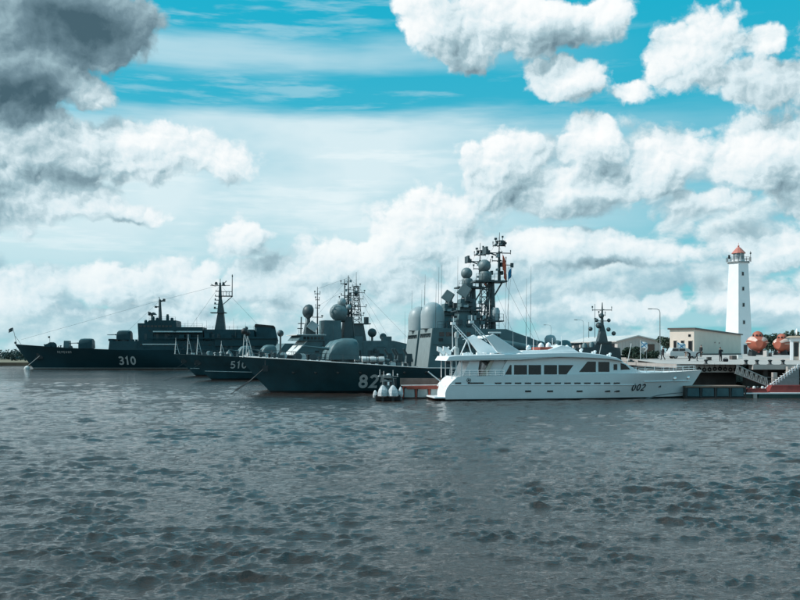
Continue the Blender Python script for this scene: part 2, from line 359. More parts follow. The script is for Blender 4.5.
# ---------------------------------------------------------------- water: one sheet to the horizon, real waves near, ripples in the material
def build_water():
    rng = np.random.default_rng(11)
    ys = [5.0]
    while ys[-1] < 150: ys.append(ys[-1] + max(.045, .045 * (ys[-1] / 16) ** 1.25))
    while ys[-1] < 30000: ys.append(ys[-1] * 1.12)
    ys = np.array(ys); nc = 760
    tt = np.linspace(-1, 1, nc); kx = .66 * tt
    Y = np.repeat(ys[:, None], nc, 1); Xg = kx[None, :] * (Y + 6)
    sp = np.gradient(ys)[:, None]; spx = 2 * .66 / nc * (ys + 6)[:, None]; spm = np.maximum(sp, spx)
    Z = np.zeros_like(Y); DX = np.zeros_like(Y); DY = np.zeros_like(Y); near = ys < 160; nn = int(near.sum())
    x, y = Xg[:nn], Y[:nn]
    gs = np.zeros_like(x)
    for i in range(26):                       # wave groups and gust patches of mixed size
        lam = 1.6 * (40 / 1.6) ** rng.random(); th = rng.random() * 6.283; gs += np.sin(2 * math.pi / lam * (x * math.cos(th) * .6 + y * math.sin(th)) + rng.random() * 6.283)
    gust = np.clip(.95 + .105 * gs, .4, 1.7)
    for i in range(150):
        lam = .12 * (2.6 / .12) ** rng.random(); k = 2 * math.pi / lam
        th = R(-72) + rng.normal() * .75; a = .0092 * lam ** 1.0 * (1.0 if lam < .32 else (.32 / lam) ** .62)
        cx, cy = math.cos(th), math.sin(th); ph = k * (x * cx + y * cy) + rng.random() * 6.283
        wgt = np.clip((lam / spm[:nn] - 2.2) / 2.0, 0, 1) * gust * a
        sn, cs = np.sin(ph), np.cos(ph)
        Z[:nn] += wgt * sn; DX[:nn] += .68 * wgt * cx * cs; DY[:nn] += .68 * wgt * cy * cs
    nr = len(ys); co = np.stack([Xg + DX, Y + DY, Z], -1).reshape(-1, 3)
    i = np.arange(nr - 1)[:, None] * nc + np.arange(nc - 1)[None, :]
    f = np.stack([i, i + 1, i + nc + 1, i + nc], -1).reshape(-1, 4)
    # skirt: calm coarse water beside and behind the camera
    base = len(co); a, b_ = -.66 * (ys[0] + 6), .66 * (ys[0] + 6)
    ex = np.array([(a, -400, -.02), (b_, -400, -.02), (-30000, -400, -.02), (30000, -400, -.02), (-30000, 30000, -.02), (30000, 30000, -.02)])
    co = np.vstack([co, ex]); top = (nr - 1) * nc
    me = bpy.data.meshes.new('water')
    fs = np.concatenate([f.reshape(-1)]); extra = [(0, base, base + 1, nc - 1), (base + 2, base, 0, top), (base + 2, top, base + 4, base + 2), (base + 1, base + 3, top + nc - 1, nc - 1), (base + 3, base + 5, top + nc - 1, base + 3)]
    ex2 = [(0, nc - 1, base + 1, base)] ; loops = list(fs)
    me.vertices.add(len(co)); me.vertices.foreach_set('co', co.ravel())
    quads = [(base, base + 1, nc - 1, 0), (base + 2, base, 0, top), (base + 1, base + 3, top + nc - 1, nc - 1)]
    allq = np.vstack([f, np.array(quads)])
    me.loops.add(allq.size); me.loops.foreach_set('vertex_index', allq.ravel().astype(np.int32))
    me.polygons.add(len(allq)); me.polygons.foreach_set('loop_start', np.arange(0, allq.size, 4, dtype=np.int32))
    me.polygons.foreach_set('use_smooth', np.ones(len(allq), dtype=bool)); me.update(calc_edges=True)
    m = bpy.data.materials.new('harbour water'); m.use_nodes = True; t = m.node_tree; t.nodes.clear(); TREE[0] = t
    o = nd('ShaderNodeOutputMaterial'); p = nd('ShaderNodeBsdfPrincipled'); t.links.new(p.outputs[0], o.inputs[0])
    cg = X(nd('ShaderNodeNewGeometry').outputs['Position'])
    p.inputs['Base Color'].default_value = (.036, .024, .019, 1); p.inputs['IOR'].default_value = 1.33; p.inputs['Roughness'].default_value = .05; p.inputs['Specular IOR Level'].default_value = 1.0
    q = vec('MULTIPLY', cg, (.8, 1.1, 1))
    gustn = lin(noise(vec('MULTIPLY', cg, (.5, 1, 1)), .045, 3, .55, dims='3D'), .35, .65, .55, 1.35)
    hgt = noise(q, .7, 2, .5, .2, dims='3D') * 1.9 + noise(q, 2.9, 3, .55, .3, dims='3D') * 1.0 + noise(q, 7.0, 5, .65, .4, dims='3D') * .85
    b1 = nd('ShaderNodeBump'); b1.inputs['Strength'].default_value = .7; hgt = hgt * gustn; b1.inputs['Distance'].default_value = .09; put(b1.inputs['Height'], hgt)
    t.links.new(b1.outputs[0], p.inputs['Normal'])
    me.materials.append(m); ob = bpy.data.objects.new('water', me); C.objects.link(ob); struct(ob)
build_water()

# ---------------------------------------------------------------- ships
class Hull:
    """bow at local x=0 when dirn=+1; for a yacht (bow to the right) pass flip=True and x is measured from the stern"""
    def __init__(s, L, B, deck, rake, te=(.58, .40), pw=(1.5, 2.1), flare=.82, flip=False, stern=.86, trk=0.0):
        s.L, s.B, s.deck, s.rake, s.te, s.pw, s.flare, s.flip, s.stern, s.trk = L, B, deck, rake, te, pw, flare, flip, stern, trk
    def dz(s, x):
        d = s.deck
        for (a, za), (b, zb) in zip(d, d[1:]):
            if x <= b: t = max(0, (x - a) / (b - a)); return za + (zb - za) * t
        return d[-1][1]
    def stem(s, z): k = max(-.3, min(1, z / s.deck[0][1])); return s.rake * (1 - k) ** 1.05
    def hb(s, x, z):
        x = s.L - x if s.flip else x
        return s.hb0(x, z)
    def hb0(s, x, z):
        xs = s.stem(z); t = max(0, min(1, (x - xs) / (s.L - xs))); k = max(0, min(1, z / s.dz(x)))
        te = s.te[0] + (s.te[1] - s.te[0]) * k; p = s.pw[0] + (s.pw[1] - s.pw[0]) * k
        f = 1 - (1 - min(t / te, 1)) ** p
        w = s.B / 2 * (s.flare + (1 - s.flare) * k ** .8)
        if t > .65: w *= 1 - (1 - s.stern) * ((t - .65) / .35) ** 2
        return f * w
    def mesh(s, bootz=.25, line=None, nt=44, rows=9, mats=None):
        b = MB(); X_ = lambda x: s.L - x if s.flip else x
        ts = [(i / nt) ** 1.5 for i in range(nt + 1)]
        V = []
        for t in ts:
            col = []; xd = t * s.L; zd = s.dz(xd)
            zs = [-.6, 0.0, bootz] + ([bootz + line] if line else [])
            z0 = zs[-1]; zs += [z0 + (zd - z0) * j / rows for j in range(1, rows + 1)]
            for z in zs:
                xs = s.stem(z); x = xs + t * (s.L - xs)
                if t == 1 and s.trk: x += s.trk * z
                col.append((x, s.hb0(min(x, s.L), max(z, 0)) * (.9 if z < 0 else 1), z))
            V.append(col)
        nz = len(V[0]); g = lambda i, j, sd: (i * nz + j) * 2 + sd
        vs = []
        for col in V:
            for (x, h, z) in col: vs += [(X_(x), -h, z), (X_(x), h, z)]
        fs, ms = [], []
        for i in range(nt):
            for j in range(nz - 1):
                mi = 1 if j < 2 else (2 if (line and j == 2) else 0)
                for sd in (0, 1):
                    q = (g(i, j, sd), g(i + 1, j, sd), g(i + 1, j + 1, sd), g(i, j + 1, sd))
                    fs.append(q if (sd == 0) != s.flip else q[::-1]); ms.append(mi)
        for j in range(nz - 1):
            fs.append((g(nt, j, 0), g(nt, j, 1), g(nt, j + 1, 1), g(nt, j + 1, 0))); ms.append(1 if j < 2 else 0)
        b.v, b.f, b.m = vs, fs, ms
        return b
    def deck_mesh(s, drop=.07, nt=36):
        b = MB(); ts = [(i / nt) ** 1.3 for i in range(nt + 1)]; vs = []
        for t in ts:
            x = .01 + t * (s.L - .02); z = s.dz(x) - drop; h = max(.005, s.hb0(x, z) - .03); X_ = s.L - x if s.flip else x
            vs += [(X_, -h, z), (X_, h, z)]
        return b.add(vs, [(2 * i, 2 * i + 2, 2 * i + 3, 2 * i + 1) for i in range(nt)])
    def edge(s, x0, x1, n, inset=.1, dz=0.0, side=-1):
        out = []
        for i in range(n + 1):
            x = x0 + (x1 - x0) * i / n; out.append((x, side * max(.02, s.hb(x, s.dz(s.L - x if s.flip else x)) - inset), s.dz(s.L - x if s.flip else x) + dz))
        return out
def rail(name, pts, h, m, parent, r=.022, wires=2, post=.03):
    b = MB()
    for p in pts: b.tube(p, (p[0], p[1], p[2] + h), post, n=5)
    for k in range(1, wires + 1):
        for p, q in zip(pts, pts[1:]): b.tube((p[0], p[1], p[2] + h * k / wires), (q[0], q[1], q[2] + h * k / wires), r, n=4)
    return b.build(name, m, parent)
def hull_text(H, name, s, x0, z0, h, parent, m=None, w=.2, pitch=.80, off=.05):
    text(name, s, h, w, lambda u, v: (x0 + u, -(H.hb(x0 + u, z0 + v) + off), z0 + v), m or numw, parent, pitch, one=False)
def gun(parent, x, z, L, h, w, m, barrels=1, blen=2.2, boxy=False):
    """rounded turret on a ring; barrel forward (towards the bow, -x)"""
    b = MB(); n = 10; prof = []
    for i in range(n + 1):                       # side outline: upright back, rounded top, sloped face
        t = i / n; a = math.pi * t; prof.append((-.5 * L * math.cos(a) * (1 if t > .5 else 1.0), .12 * h + .88 * h * math.sin(a) ** .45))
    prof = [(-L * .52, .12 * h), (-L * .50, .40 * h), (-L * .40, .70 * h), (-L * .22, .92 * h), (0, h), (L * .30, h), (L * .44, .93 * h), (L * .50, .78 * h), (L * .52, .12 * h)]
    if boxy: prof = [(-L * .50, .12 * h), (-L * .50, .60 * h), (-L * .46, .86 * h), (-L * .36, .97 * h), (-L * .1, h), (L * .30, h), (L * .42, .96 * h), (L * .48, .84 * h), (L * .50, .12 * h)]
    k = len(prof); rings = []
    for yy, sc in ((-.5, .72), (-.44, .90), (-.28, 1.0), (.28, 1.0), (.44, .90), (.5, .72)):
        rings.append([(px * (.9 + .1 * sc), yy * w, pz * (sc if pz > .3 * h else 1)) for px, pz in prof])
    vs = [q for r_ in rings for q in r_]; fs = [tuple(range(k)), tuple(range(6 * k - 1, 5 * k - 1, -1))]
    for j in range(5):
        fs += [(j * k + i, (j + 1) * k + i, (j + 1) * k + (i + 1) % k, j * k + (i + 1) % k) for i in range(k)]
    b.add([(x + a, c, z + d) for a, c, d in vs], fs)
    t = b.build('gun_turret', m, parent, smooth=True)
    part('turret_ring', midp, t, 'lathe', (x, 0, z - .05), [(w * .46, 0), (w * .46, .12 * h + .1)], 18)
    for i in range(barrels):
        y = 0 if barrels == 1 else (-.32 + .64 * i) * w * .5
        c = MB(); c.tube((x - L * .42, y, z + h * .56), (x - L * .42 - blen * .3, y, z + h * .60), .16 * h / 2.4, .13 * h / 2.4, 8).tube((x - L * .42 - blen * .3, y, z + h * .60), (x - L * .42 - blen, y, z + h * (.58 if boxy else .68)), .075 * h / 2.4, .06 * h / 2.4, 8)
        c.build('barrel', m, t)
    return t
def radar_drum(name, parent, c, r, m, tilt=0):
    b = MB(); b.lathe((0, 0, 0), [(.02, -r * .5), (r * .62, -r * .48), (r * .95, -r * .2), (r, .15 * r), (r * .8, r * .55), (r * .45, r * .8), (.02, r * .9)], 16, 'X')
    o = b.build(name, m, parent, smooth=True); o.location = c; o.rotation_euler = (0, R(tilt), R(180)); return o
def yardarm(parent, x, z, half, m, n=3, name='yardarm', fore=True, y=0.0):
    b = MB()
    if fore: b.tube((x - half, y, z), (x + half, y, z), .06)
    b.tube((x, y - half * .9, z + .01), (x, y + half * .9, z + .01), .06)
    for i in range(n):
        u = (-1 + 2 * i / (n - 1)) * half if n > 1 else 0
        if abs(u) > .2: h_ = .28 + .35 * ((i * 7 + int(z * 13)) % 5) / 5; s_ = .05 + .05 * ((i + int(z * 3)) % 3); b.tube((x + u, y, z - .15), (x + u, y, z + h_), .04).box(x + u - s_, x + u + s_, y - s_, y + s_, z + h_ - .12, z + h_ + .12)
    return b.build(name, m, parent)
def lattice(name, parent, x, z0, z1, w0, w1, m, seg=6, r=.045, y=0.0):
    b = MB(); pt = lambda i, t: (x + (w0 + (w1 - w0) * t) / 2 * (1 if i in (0, 1) else -1), y + (w0 + (w1 - w0) * t) / 2 * (1 if i in (0, 3) else -1), z0 + (z1 - z0) * t)
    for i in range(4):
        b.tube(pt(i, 0), pt(i, 1), r * 1.3, n=5)
        for j in range(seg):
            a, c = j / seg, (j + 1) / seg
            b.tube(pt(i, a), pt((i + 1) % 4, c), r, n=4); b.tube(pt(i, c), pt((i + 1) % 4, c), r, n=4)
    return b.build(name, m, parent)
def aframe(name, parent, x, z, h, m, spread=.5, ball=0.0):
    b = MB()
    for sx, sy in ((-.25, -1), (-.25, 1), (1.0, 0)): b.tube((x + spread * sx, spread * .5 * sy, z), (x, 0, z + h), .05, .035, 6)
    b.tube((x, 0, z + h - .02), (x, 0, z + h + .5), .03, n=5)
    for t in (.35, .65): b.tube((x - spread * .25 * (1 - t), -spread * .5 * (1 - t), z + h * t), (x + spread * (1 - t), 0, z + h * t), .025, n=4)
    o = b.build(name, m, parent)
    if ball: part('signal_ball', darkp, o, 'ball', (x, 0, z + h + .15), ball, smooth=True)
    return o
def deck_clutter(H, parent, x0, x1, n, seed, m_list, yl=(-2.6, 2.2), zb=0.0):
    rnd = random.Random(seed)
    for i in range(n):
        x = x0 + (x1 - x0) * (i + rnd.random() * .7) / n; hb = max(.3, H.hb(x, 3) - .9); y = max(-hb, min(hb, rnd.uniform(*yl))); z = H.dz(x) - .07 + zb; k = rnd.random()
        m = m_list[i % len(m_list)]
        if k < .3: part('mooring_bitt', m, parent, 'lathe', (x, y, z), [(.16, 0), (.12, .1), (.12, .45), (.2, .5), (.2, .6)], 10)
        elif k < .55: part('vent_cowl', m, parent, 'lathe', (x, y, z), [(.14, 0), (.14, .5), (.26, .6), (.26, .78), (.05, .84)], 10)
        elif k < .8: part('deck_locker', m, parent, 'box', x - .4, x + .4, y - .25, y + .25, z, z + .5, 0, (.04, .04), (.04, .04))
        else: part('cable_reel', m, parent, 'lathe', (x, y - .3, z + .45), [(.42, 0), (.42, .05), (.2, .06), (.2, .54), (.42, .55), (.42, .6)], 14, 'Y')
def flag_cloth(parent, name, p, w, h, m, seed=1, fx=1, sag=.35, cross=None):
    """a cloth in the x,z plane hanging from its hoist at p (top corner), flying towards fx"""
    b = MB(); n, k = 8, 5; f = lambda u, v: (p[0] + fx * u * w, p[1] + .12 * w * math.sin(u * 6 + seed + v * 1.4) * u, p[2] - v * h - sag * h * u * u + .03 * math.sin(u * 8 + seed))
    vs = [f(i / n, j / k) for i in range(n + 1) for j in range(k + 1)]
    b.add(vs, [(i * (k + 1) + j, (i + 1) * (k + 1) + j, (i + 1) * (k + 1) + j + 1, i * (k + 1) + j + 1) for i in range(n) for j in range(k)])
    o = b.build(name, m, parent, smooth=True); s = o.modifiers.new('thickness', 'SOLIDIFY'); s.thickness = .012; s.offset = 0
    if cross:
        for off in (-.02, .02):
            c = MB()
            for up in (0, 1):
                vs, fs = [], []
                for i in range(n + 1):
                    u = i / n; v = u if up else 1 - u
                    for dv in (-.09, .09):
                        q = f(u, min(1, max(0, v + dv))); vs.append((q[0], q[1] + off * (1 + .15 * up), q[2]))
                c.add(vs, [(2 * i, 2 * i + 2, 2 * i + 3, 2 * i + 1) for i in range(n)])
            c.build('blue_cross', cross, o)
    return o

def side_fittings(parent, x0, x1, z0, z1, y, n, seed, mats=None):
    rq = random.Random(seed); mats = mats or (midp, upper, darkp, domep)
    for i in range(n):
        x = rq.uniform(x0, x1 - .6); z = rq.uniform(z0, z1 - .5); k = rq.random(); m = mats[rq.randrange(len(mats))]
        if k < .18: part('side_door', midp, parent, 'box', x, x + .7, y - .05, y + .02, z0 + .1, z0 + 1.8)
        elif k < .40: part('vent', darkp, parent, 'box', x, x + rq.uniform(.3, .8), y - .08, y + .02, z, z + rq.uniform(.25, .45))
        elif k < .62: part('pipe', m, parent, 'tube', (x, y - .08, z0), (x, y - .08, z1), .05, n=5)
        elif k < .85: part('equipment_box', m, parent, 'box', x, x + rq.uniform(.3, .9), y - .35, y + .02, z, z + rq.uniform(.3, .7))
        else: part('pipe', m, parent, 'tube', (x, y - .07, z), (min(x1, x + rq.uniform(1.5, 4)), y - .07, z), .04, n=5)
def rigging(parent, x, z, ends, y=0.0, r=.018):
    b = MB()
    for (xa, za, ya) in ends: b.tube((x, y, z), (xa, ya, za), r, n=4)
    b.build('rigging', darkp, parent)
# ---- the two missile corvettes lying side by side (build once, copy)
dome2 = mat('weathered radome', (.13, .18, .19), .5, 0, .15, 1.2, .1, .3, (.08, .1, .1))
def missile_corvette():
    t = thing('missile_corvette', 'dark hulled missile corvette numbered 825 with two-stage radome and flags on its mast', 'warship', (-19.44, 108, 0), R(10), 'missile corvettes moored side by side')
    F = Frame(-19.44, 108, R(10))
    H = Hull(50, 9.6, [(0, 4.35), (5, 4.1), (12, 3.65), (22, 3.0), (50, 2.75)], 3.9, flare=.80)
    H.mesh(.22).build('hull', [hullp, boot], t, smooth=True)
    H.deck_mesh().build('deck', deckp, t)
    b = MB(); b.path(H.edge(.15, 49, 40, .0, .0), .055, 5).path(H.edge(.15, 49, 40, .0, .0, 1), .055, 5); b.build('toe_rail', pale, t)
    for sd in (-1, 1): rail('railing', H.edge(1.2, 20.5, 14, .18, 0, sd), .95, midp, t)
    hull_text(H, 'hull_number', '825', F.x(361, -4.6), .62, 1.55, t, w=.21)
    for i in range(7): x = 6.5 + i * 2.6; part('porthole', glz, t, 'lathe', (x, -H.hb(x, 2.45) + .02, 2.45), [(.17, 0), (.17, -.07), (.12, -.08)], 10, 'Y')
    aframe('jackstaff', t, .75, 4.25, 3.0, pale, .75, .38)
    b = MB(); b.box(2.9, 3.5, -1.75, -1.5, 2.6, 3.3).tube((3.2, -1.7, 3.2), (3.2, -1.65, 3.9), .06); b.build('anchor', darkp, t)
    deck_clutter(H, t, 2.6, 9.8, 13, 3, [midp, pale, darkp, midp], (-2.2, 1.2))
    gun(t, 12.6, 3.62, 3.7, 2.95, 3.1, upper, 1, 3.2)
    for i in range(3): part('life_raft', pale, t, 'lathe', (14.9 + i * .95, -3.6, 4.0), [(.1, -.42), (.34, -.38), (.36, 0), (.34, .38), (.1, .42)], 12, 'X', smooth=True)
    for i in range(3): part('raft_cradle', darkp, t, 'box', 14.7 + i * .95, 15.1 + i * .95, -3.85, -3.35, 3.3, 3.7)
    deck_clutter(H, t, 16.8, 20.6, 7, 9, [midp, upper, pale], (-3.6, -1))
    # bridge block: sloped sunlit front, flat side
    sb = MB(); hw = 3.7
    sb.prism([(21.75, 2.9), (37.5, 2.7), (37.5, 5.6), (31.5, 7.7), (22.35, 7.8)], -hw, hw); blk = sb.build('superstructure', upper, t)
    for i in range(5): part('bridge_window', glz, blk, 'box', 23.1 + i * .82, 23.7 + i * .82, -hw - .03, -hw + .02, 6.8, 7.3)
    for i in range(6): part('bridge_window', glz, blk, 'box', 22.1, 22.25, -3.2 + i * 1.1, -2.4 + i * 1.1, 6.7, 7.2)
    part('side_door', midp, blk, 'box', 24.0, 24.75, -hw - .06, -hw + .02, 3.1, 4.95, bevel=.05)
    part('porthole', glz, blk, 'lathe', (25.9, -hw + .01, 4.9), [(.24, 0), (.24, -.06), (.18, -.07)], 14, 'Y')
    for k, (xa, xb, za) in enumerate(((22.3, 36.8, 5.75), (22.3, 37.3, 4.45))): part('wall_seam', midp, blk, 'box', xa, xb, -hw - .035, -hw + .01, za, za + .07)
    b = MB()
    for z in [3.2 + .33 * i for i in range(12)]: b.tube((27.6, -hw - .08, z), (28.05, -hw - .08, z), .02, n=4)
    b.tube((27.6, -hw - .08, 3.0), (27.6, -hw - .08, 7.6), .025, n=4).tube((28.05, -hw - .08, 3.0), (28.05, -hw - .08, 7.6), .025, n=4); b.build('ladder', pale, blk)
    side_fittings(blk, 22.9, 31, 3.2, 7.5, -hw, 22, 5)
    rail('roof_railing', [(22.9 + i * 1.1, -hw + .1, 7.78) for i in range(8)], .8, midp, blk)
    part('sunlit_front', mat('sunlit front grey', (.19, .235, .24), .5, 0, .1, 1, 0, .2, (.3, .3, .3)), blk, 'prism', [(21.67, 2.95), (21.77, 2.95), (22.36, 7.76), (22.24, 7.76)], -hw + .05, hw - .05)  # front face coloured lighter than the block to stand in for sunlight
    for y in (-3.1, 3.1):
        b = MB(); b.lathe((20.3, y, 2.9), [(.45, 0), (.3, .3), (.3, .9)], 12).box(19.9, 20.7, y - .4, y + .4, 3.7, 4.7, 0, (.1, .1)).tube((20.1, y - .2, 4.4), (19.6, y - .2, 5.3), .12).tube((20.1, y + .2, 4.4), (19.6, y + .2, 5.3), .12)
        b.build('decoy_launcher', midp, t)
    part('radome', domep, t, 'lathe', (23.85, 0, 7.72), [(1.32, 0), (1.46, .1), (1.48, .4), (1.48, 1.75), (1.42, 2.2), (1.25, 2.68), (.95, 3.06), (.5, 3.32), (.03, 3.4)], 28, smooth=True)
    # director tower with tilted square antenna
    tw = MB(); tw.box(25.9, 28.9, -1.5, 1.5, 7.3, 10.0, 0, (.35, .25), (.3, .3)).box(26.35, 28.4, -1.05, 1.05, 10.0, 11.5, 0, (.15, .1), (.1, .1)); tw = tw.build('director_tower', upper, t)
    b = MB(); b.box(-.72, .72, -.6, .6, -.72, .72, 0, (.1, .1), (.12, .12)); o = b.build('director_antenna', dome2, tw, bevel=.08); o.location = (27.2, 0, 12.55); o.rotation_euler = (0, R(33), R(-18))
    part('antenna_yoke', midp, tw, 'lathe', (27.3, 0, 11.4), [(.7, 0), (.5, .3), (.45, .8)], 12)
    part('tower_platform', midp, tw, 'box', 25.8, 29.1, -1.6, 1.6, 9.95, 10.07)
    rail('tower_railing', [(25.9 + i * .8, -1.55, 10.07) for i in range(5)], .8, midp, tw)
    for (x, z) in ((26.2, 8.3), (28.5, 9.1), (27.4, 8.1)): part('equipment_box', midp, tw, 'box', x - .28, x + .28, -1.85, -1.3, z, z + .6)
    rq = random.Random(17)
    for i in range(16):                       # small boxes, lamps and junctions crowding the towers
        x = rq.uniform(25.4, 29.6); z = rq.uniform(7.8, 11.2); w, h = rq.uniform(.12, .32), rq.uniform(.2, .6); y = -1.55 + (z - 7.6) * .09
        part('tower_fitting', (midp, upper, darkp, domep)[i % 4], tw, 'box', x - w, x + w, y - .45, y + .2, z, z + h)
    for i, (x, z) in enumerate(((25.0, 8.6), (29.9, 8.9), (29.5, 10.8))):
        o = MB().tube((x, -1.4, 7.7), (x, -1.4, z), .07).box(x - .45, x + .45, -1.6, -1.3, z, z + .14).box(x - .12, x + .12, -1.6, -1.2, z + .14, z + .42); o.build('navigation_radar', midp, tw)
    # main mast: lattice foot and column, platform, twin radomes, pole with yards
    ms = MB(); ms.tube((30.9, 0, 7.2), (30.75, 0, 14), .42, .30, 10).tube((29.6, -.9, 7.2), (30.5, -.3, 13.6), .10, n=6).tube((29.6, .9, 7.2), (30.5, .3, 13.6), .10, n=6).tube((32.1, 0, 13.7), (31.0, 0, 11.9), .10); ms = ms.build('main_mast', midp, t)
    lattice('mast_lattice', ms, 29.75, 7.2, 13.7, 1.1, .8, midp, 7)
    part('mast_platform', midp, ms, 'box', 28.3, 32.4, -1.3, 1.3, 13.65, 13.85); part('mast_platform', midp, ms, 'box', 28.9, 32.0, -1.2, 1.2, 8.7, 8.85)
    for z, xs in ((13.85, (28.4, 32.3)), (8.85, (29, 31.9))): rail('mast_railing', [(xs[0] + (xs[1] - xs[0]) * i / 5, -1.25, z) for i in range(6)], .8, midp, ms)
    part('radar_radome', dome2, ms, 'lathe', (29.9, 0, 13.85), [(.66, 0), (.78, .2), (.78, .85), (.66, 1.15), (.4, 1.25)], 18, smooth=True)
    part('radar_radome', dome2, ms, 'ball', (29.8, 0, 15.75), .80, 18, 10, smooth=True)
    part('equipment_drum', domep, ms, 'lathe', (31.0, -.7, 8.85), [(.5, 0), (.58, .3), (.58, 1.2), (.4, 1.6)], 14, smooth=True)
    pl = MB(); pl.tube((31.7, 0, 13.8), (31.7, 0, 17.6), .20, .15, 8).tube((31.7, 0, 17.6), (31.75, 0, 20.0), .07, .03, 6); pl = pl.build('pole_mast', midp, ms)
    for z, hf, n in ((16.4, .9, 3), (17.4, 1.5, 3), (18.3, .8, 3), (18.9, .45, 3)): yardarm(ms, 31.7, z, hf, midp, n)
    b = MB(); b.tube((31.6, 0, 17.0), (30.1, 0, 17.5), .09).box(29.75, 30.0, -.9, .9, 17.2, 18.1).box(30.05, 30.45, -.3, .3, 17.2, 17.7); b.build('search_radar', midp, ms)
    b = MB(); b.tube((31.7, 0, 15.9), (33.4, 0, 15.9), .05).box(33.2, 33.55, -.15, .15, 15.6, 16.15); b.build('signal_yard', midp, ms)
    for i in range(14):
        z = rq.uniform(9.2, 18.6); x = (30.6 if z < 13.6 else 31.7) + rq.choice((-1, 1)) * rq.uniform(.2, .55); s_ = rq.uniform(.10, .24)
        part('mast_fitting', (midp, darkp, domep)[i % 3], ms, 'box', x - s_, x + s_, -.45, .1, z, z + s_ * 2.4)
    flag_cloth(ms, 'signal_flag', (32.0, -.5, 17.1), .50, 1.9, flagr, 1, 1, .7); flag_cloth(ms, 'signal_flag', (32.25, -.2, 15.4), .38, 1.2, flagr, 3, 1, .9)
    flag_cloth(ms, 'signal_flag', (33.3, 0, 15.5), .42, 1.15, flagb, 2, -1, .5)
    b = MB()
    for (xa, za, xb, zb) in ((33.4, 15.8, 32.4, 8.0), (31.7, 19.4, 26.5, 10.6), (31.7, 18.3, 37, 5.9), (32.2, 14.0, 36.5, 5.8)): b.tube((xa, 0, za), (xb, -.6, zb), .014, n=4)
    b.build('rigging', darkp, ms)
    for (x, y, z0, z1) in ((23.5, -3.3, 7.7, 13.2), (23.4, 3.2, 7.7, 13.5), (26.2, -3.3, 7.7, 16.5), (25.3, 3.3, 7.7, 15.8), (35.5, -3.2, 6.2, 15.5), (37.0, 3.2, 5.7, 14.5)): part('whip_antenna', midp, t, 'tube', (x, y, z0), (x + .1, y, z1), .035, .012, 5)
    for y in (-4.15, 4.15):
        for dz_ in (0, 1.15):
            b = MB(); b.tube((30.2, y, 5.0 + dz_), (38.2, y, 3.6 + dz_), .52, n=16); b.tube((30.1, y, 5.02 + dz_), (30.5, y, 4.95 + dz_), .6, n=16).tube((37.8, y, 3.67 + dz_), (38.3, y, 3.58 + dz_), .6, n=16); b.build('missile_tube', upper, t, smooth=True)
    ad = part('after_deckhouse', upper, t, 'box', 38.5, 44.5, -2.6, 2.6, 2.7, 4.9, 0, (.2, .2), (.15, .15))
    for y in (-1.5, 1.5):
        g = part('close_in_gun', upper, t, 'lathe', (40.6, y, 4.85), [(.95, 0), (.95, .25), (.85, .9), (.65, 1.35), (.3, 1.55), (.02, 1.58)], 16, smooth=True); part('barrel', darkp, g, 'tube', (41.0, y, 5.7), (42.9, y, 6.0), .11, n=8)
    part('director_drum', domep, ad, 'lathe', (39.2, 0, 4.9), [(.4, 0), (.3, .9), (.7, 1.2), (.75, 1.7), (.5, 2.1), (.03, 2.2)], 14, smooth=True)
    part('ensign_staff', pale, t, 'tube', (49.5, 0, 2.7), (50.2, 0, 6.0), .05)
    for sd in (-1, 1): rail('railing', H.edge(38.5, 49, 8, .18, 0, sd), .95, midp, t)
    b = MB(); b.path([(3.0, -1.7, 2.9), (1.2, -2.6, 1.3), (-1.0, -3.6, -.1)], .05, 5); b.build('anchor_chain', darkp, t)
    blk.location.x = .8; tw.location.x = .75; ms.location.x = .75
    return t
mc = missile_corvette()
mc2 = copy_tree(mc, skip=('hull_number',)); mc2.location = (-20.9, 118.8, 0)
mc2['label'] = 'missile corvette lying directly behind the one numbered 825, its mast slightly left'

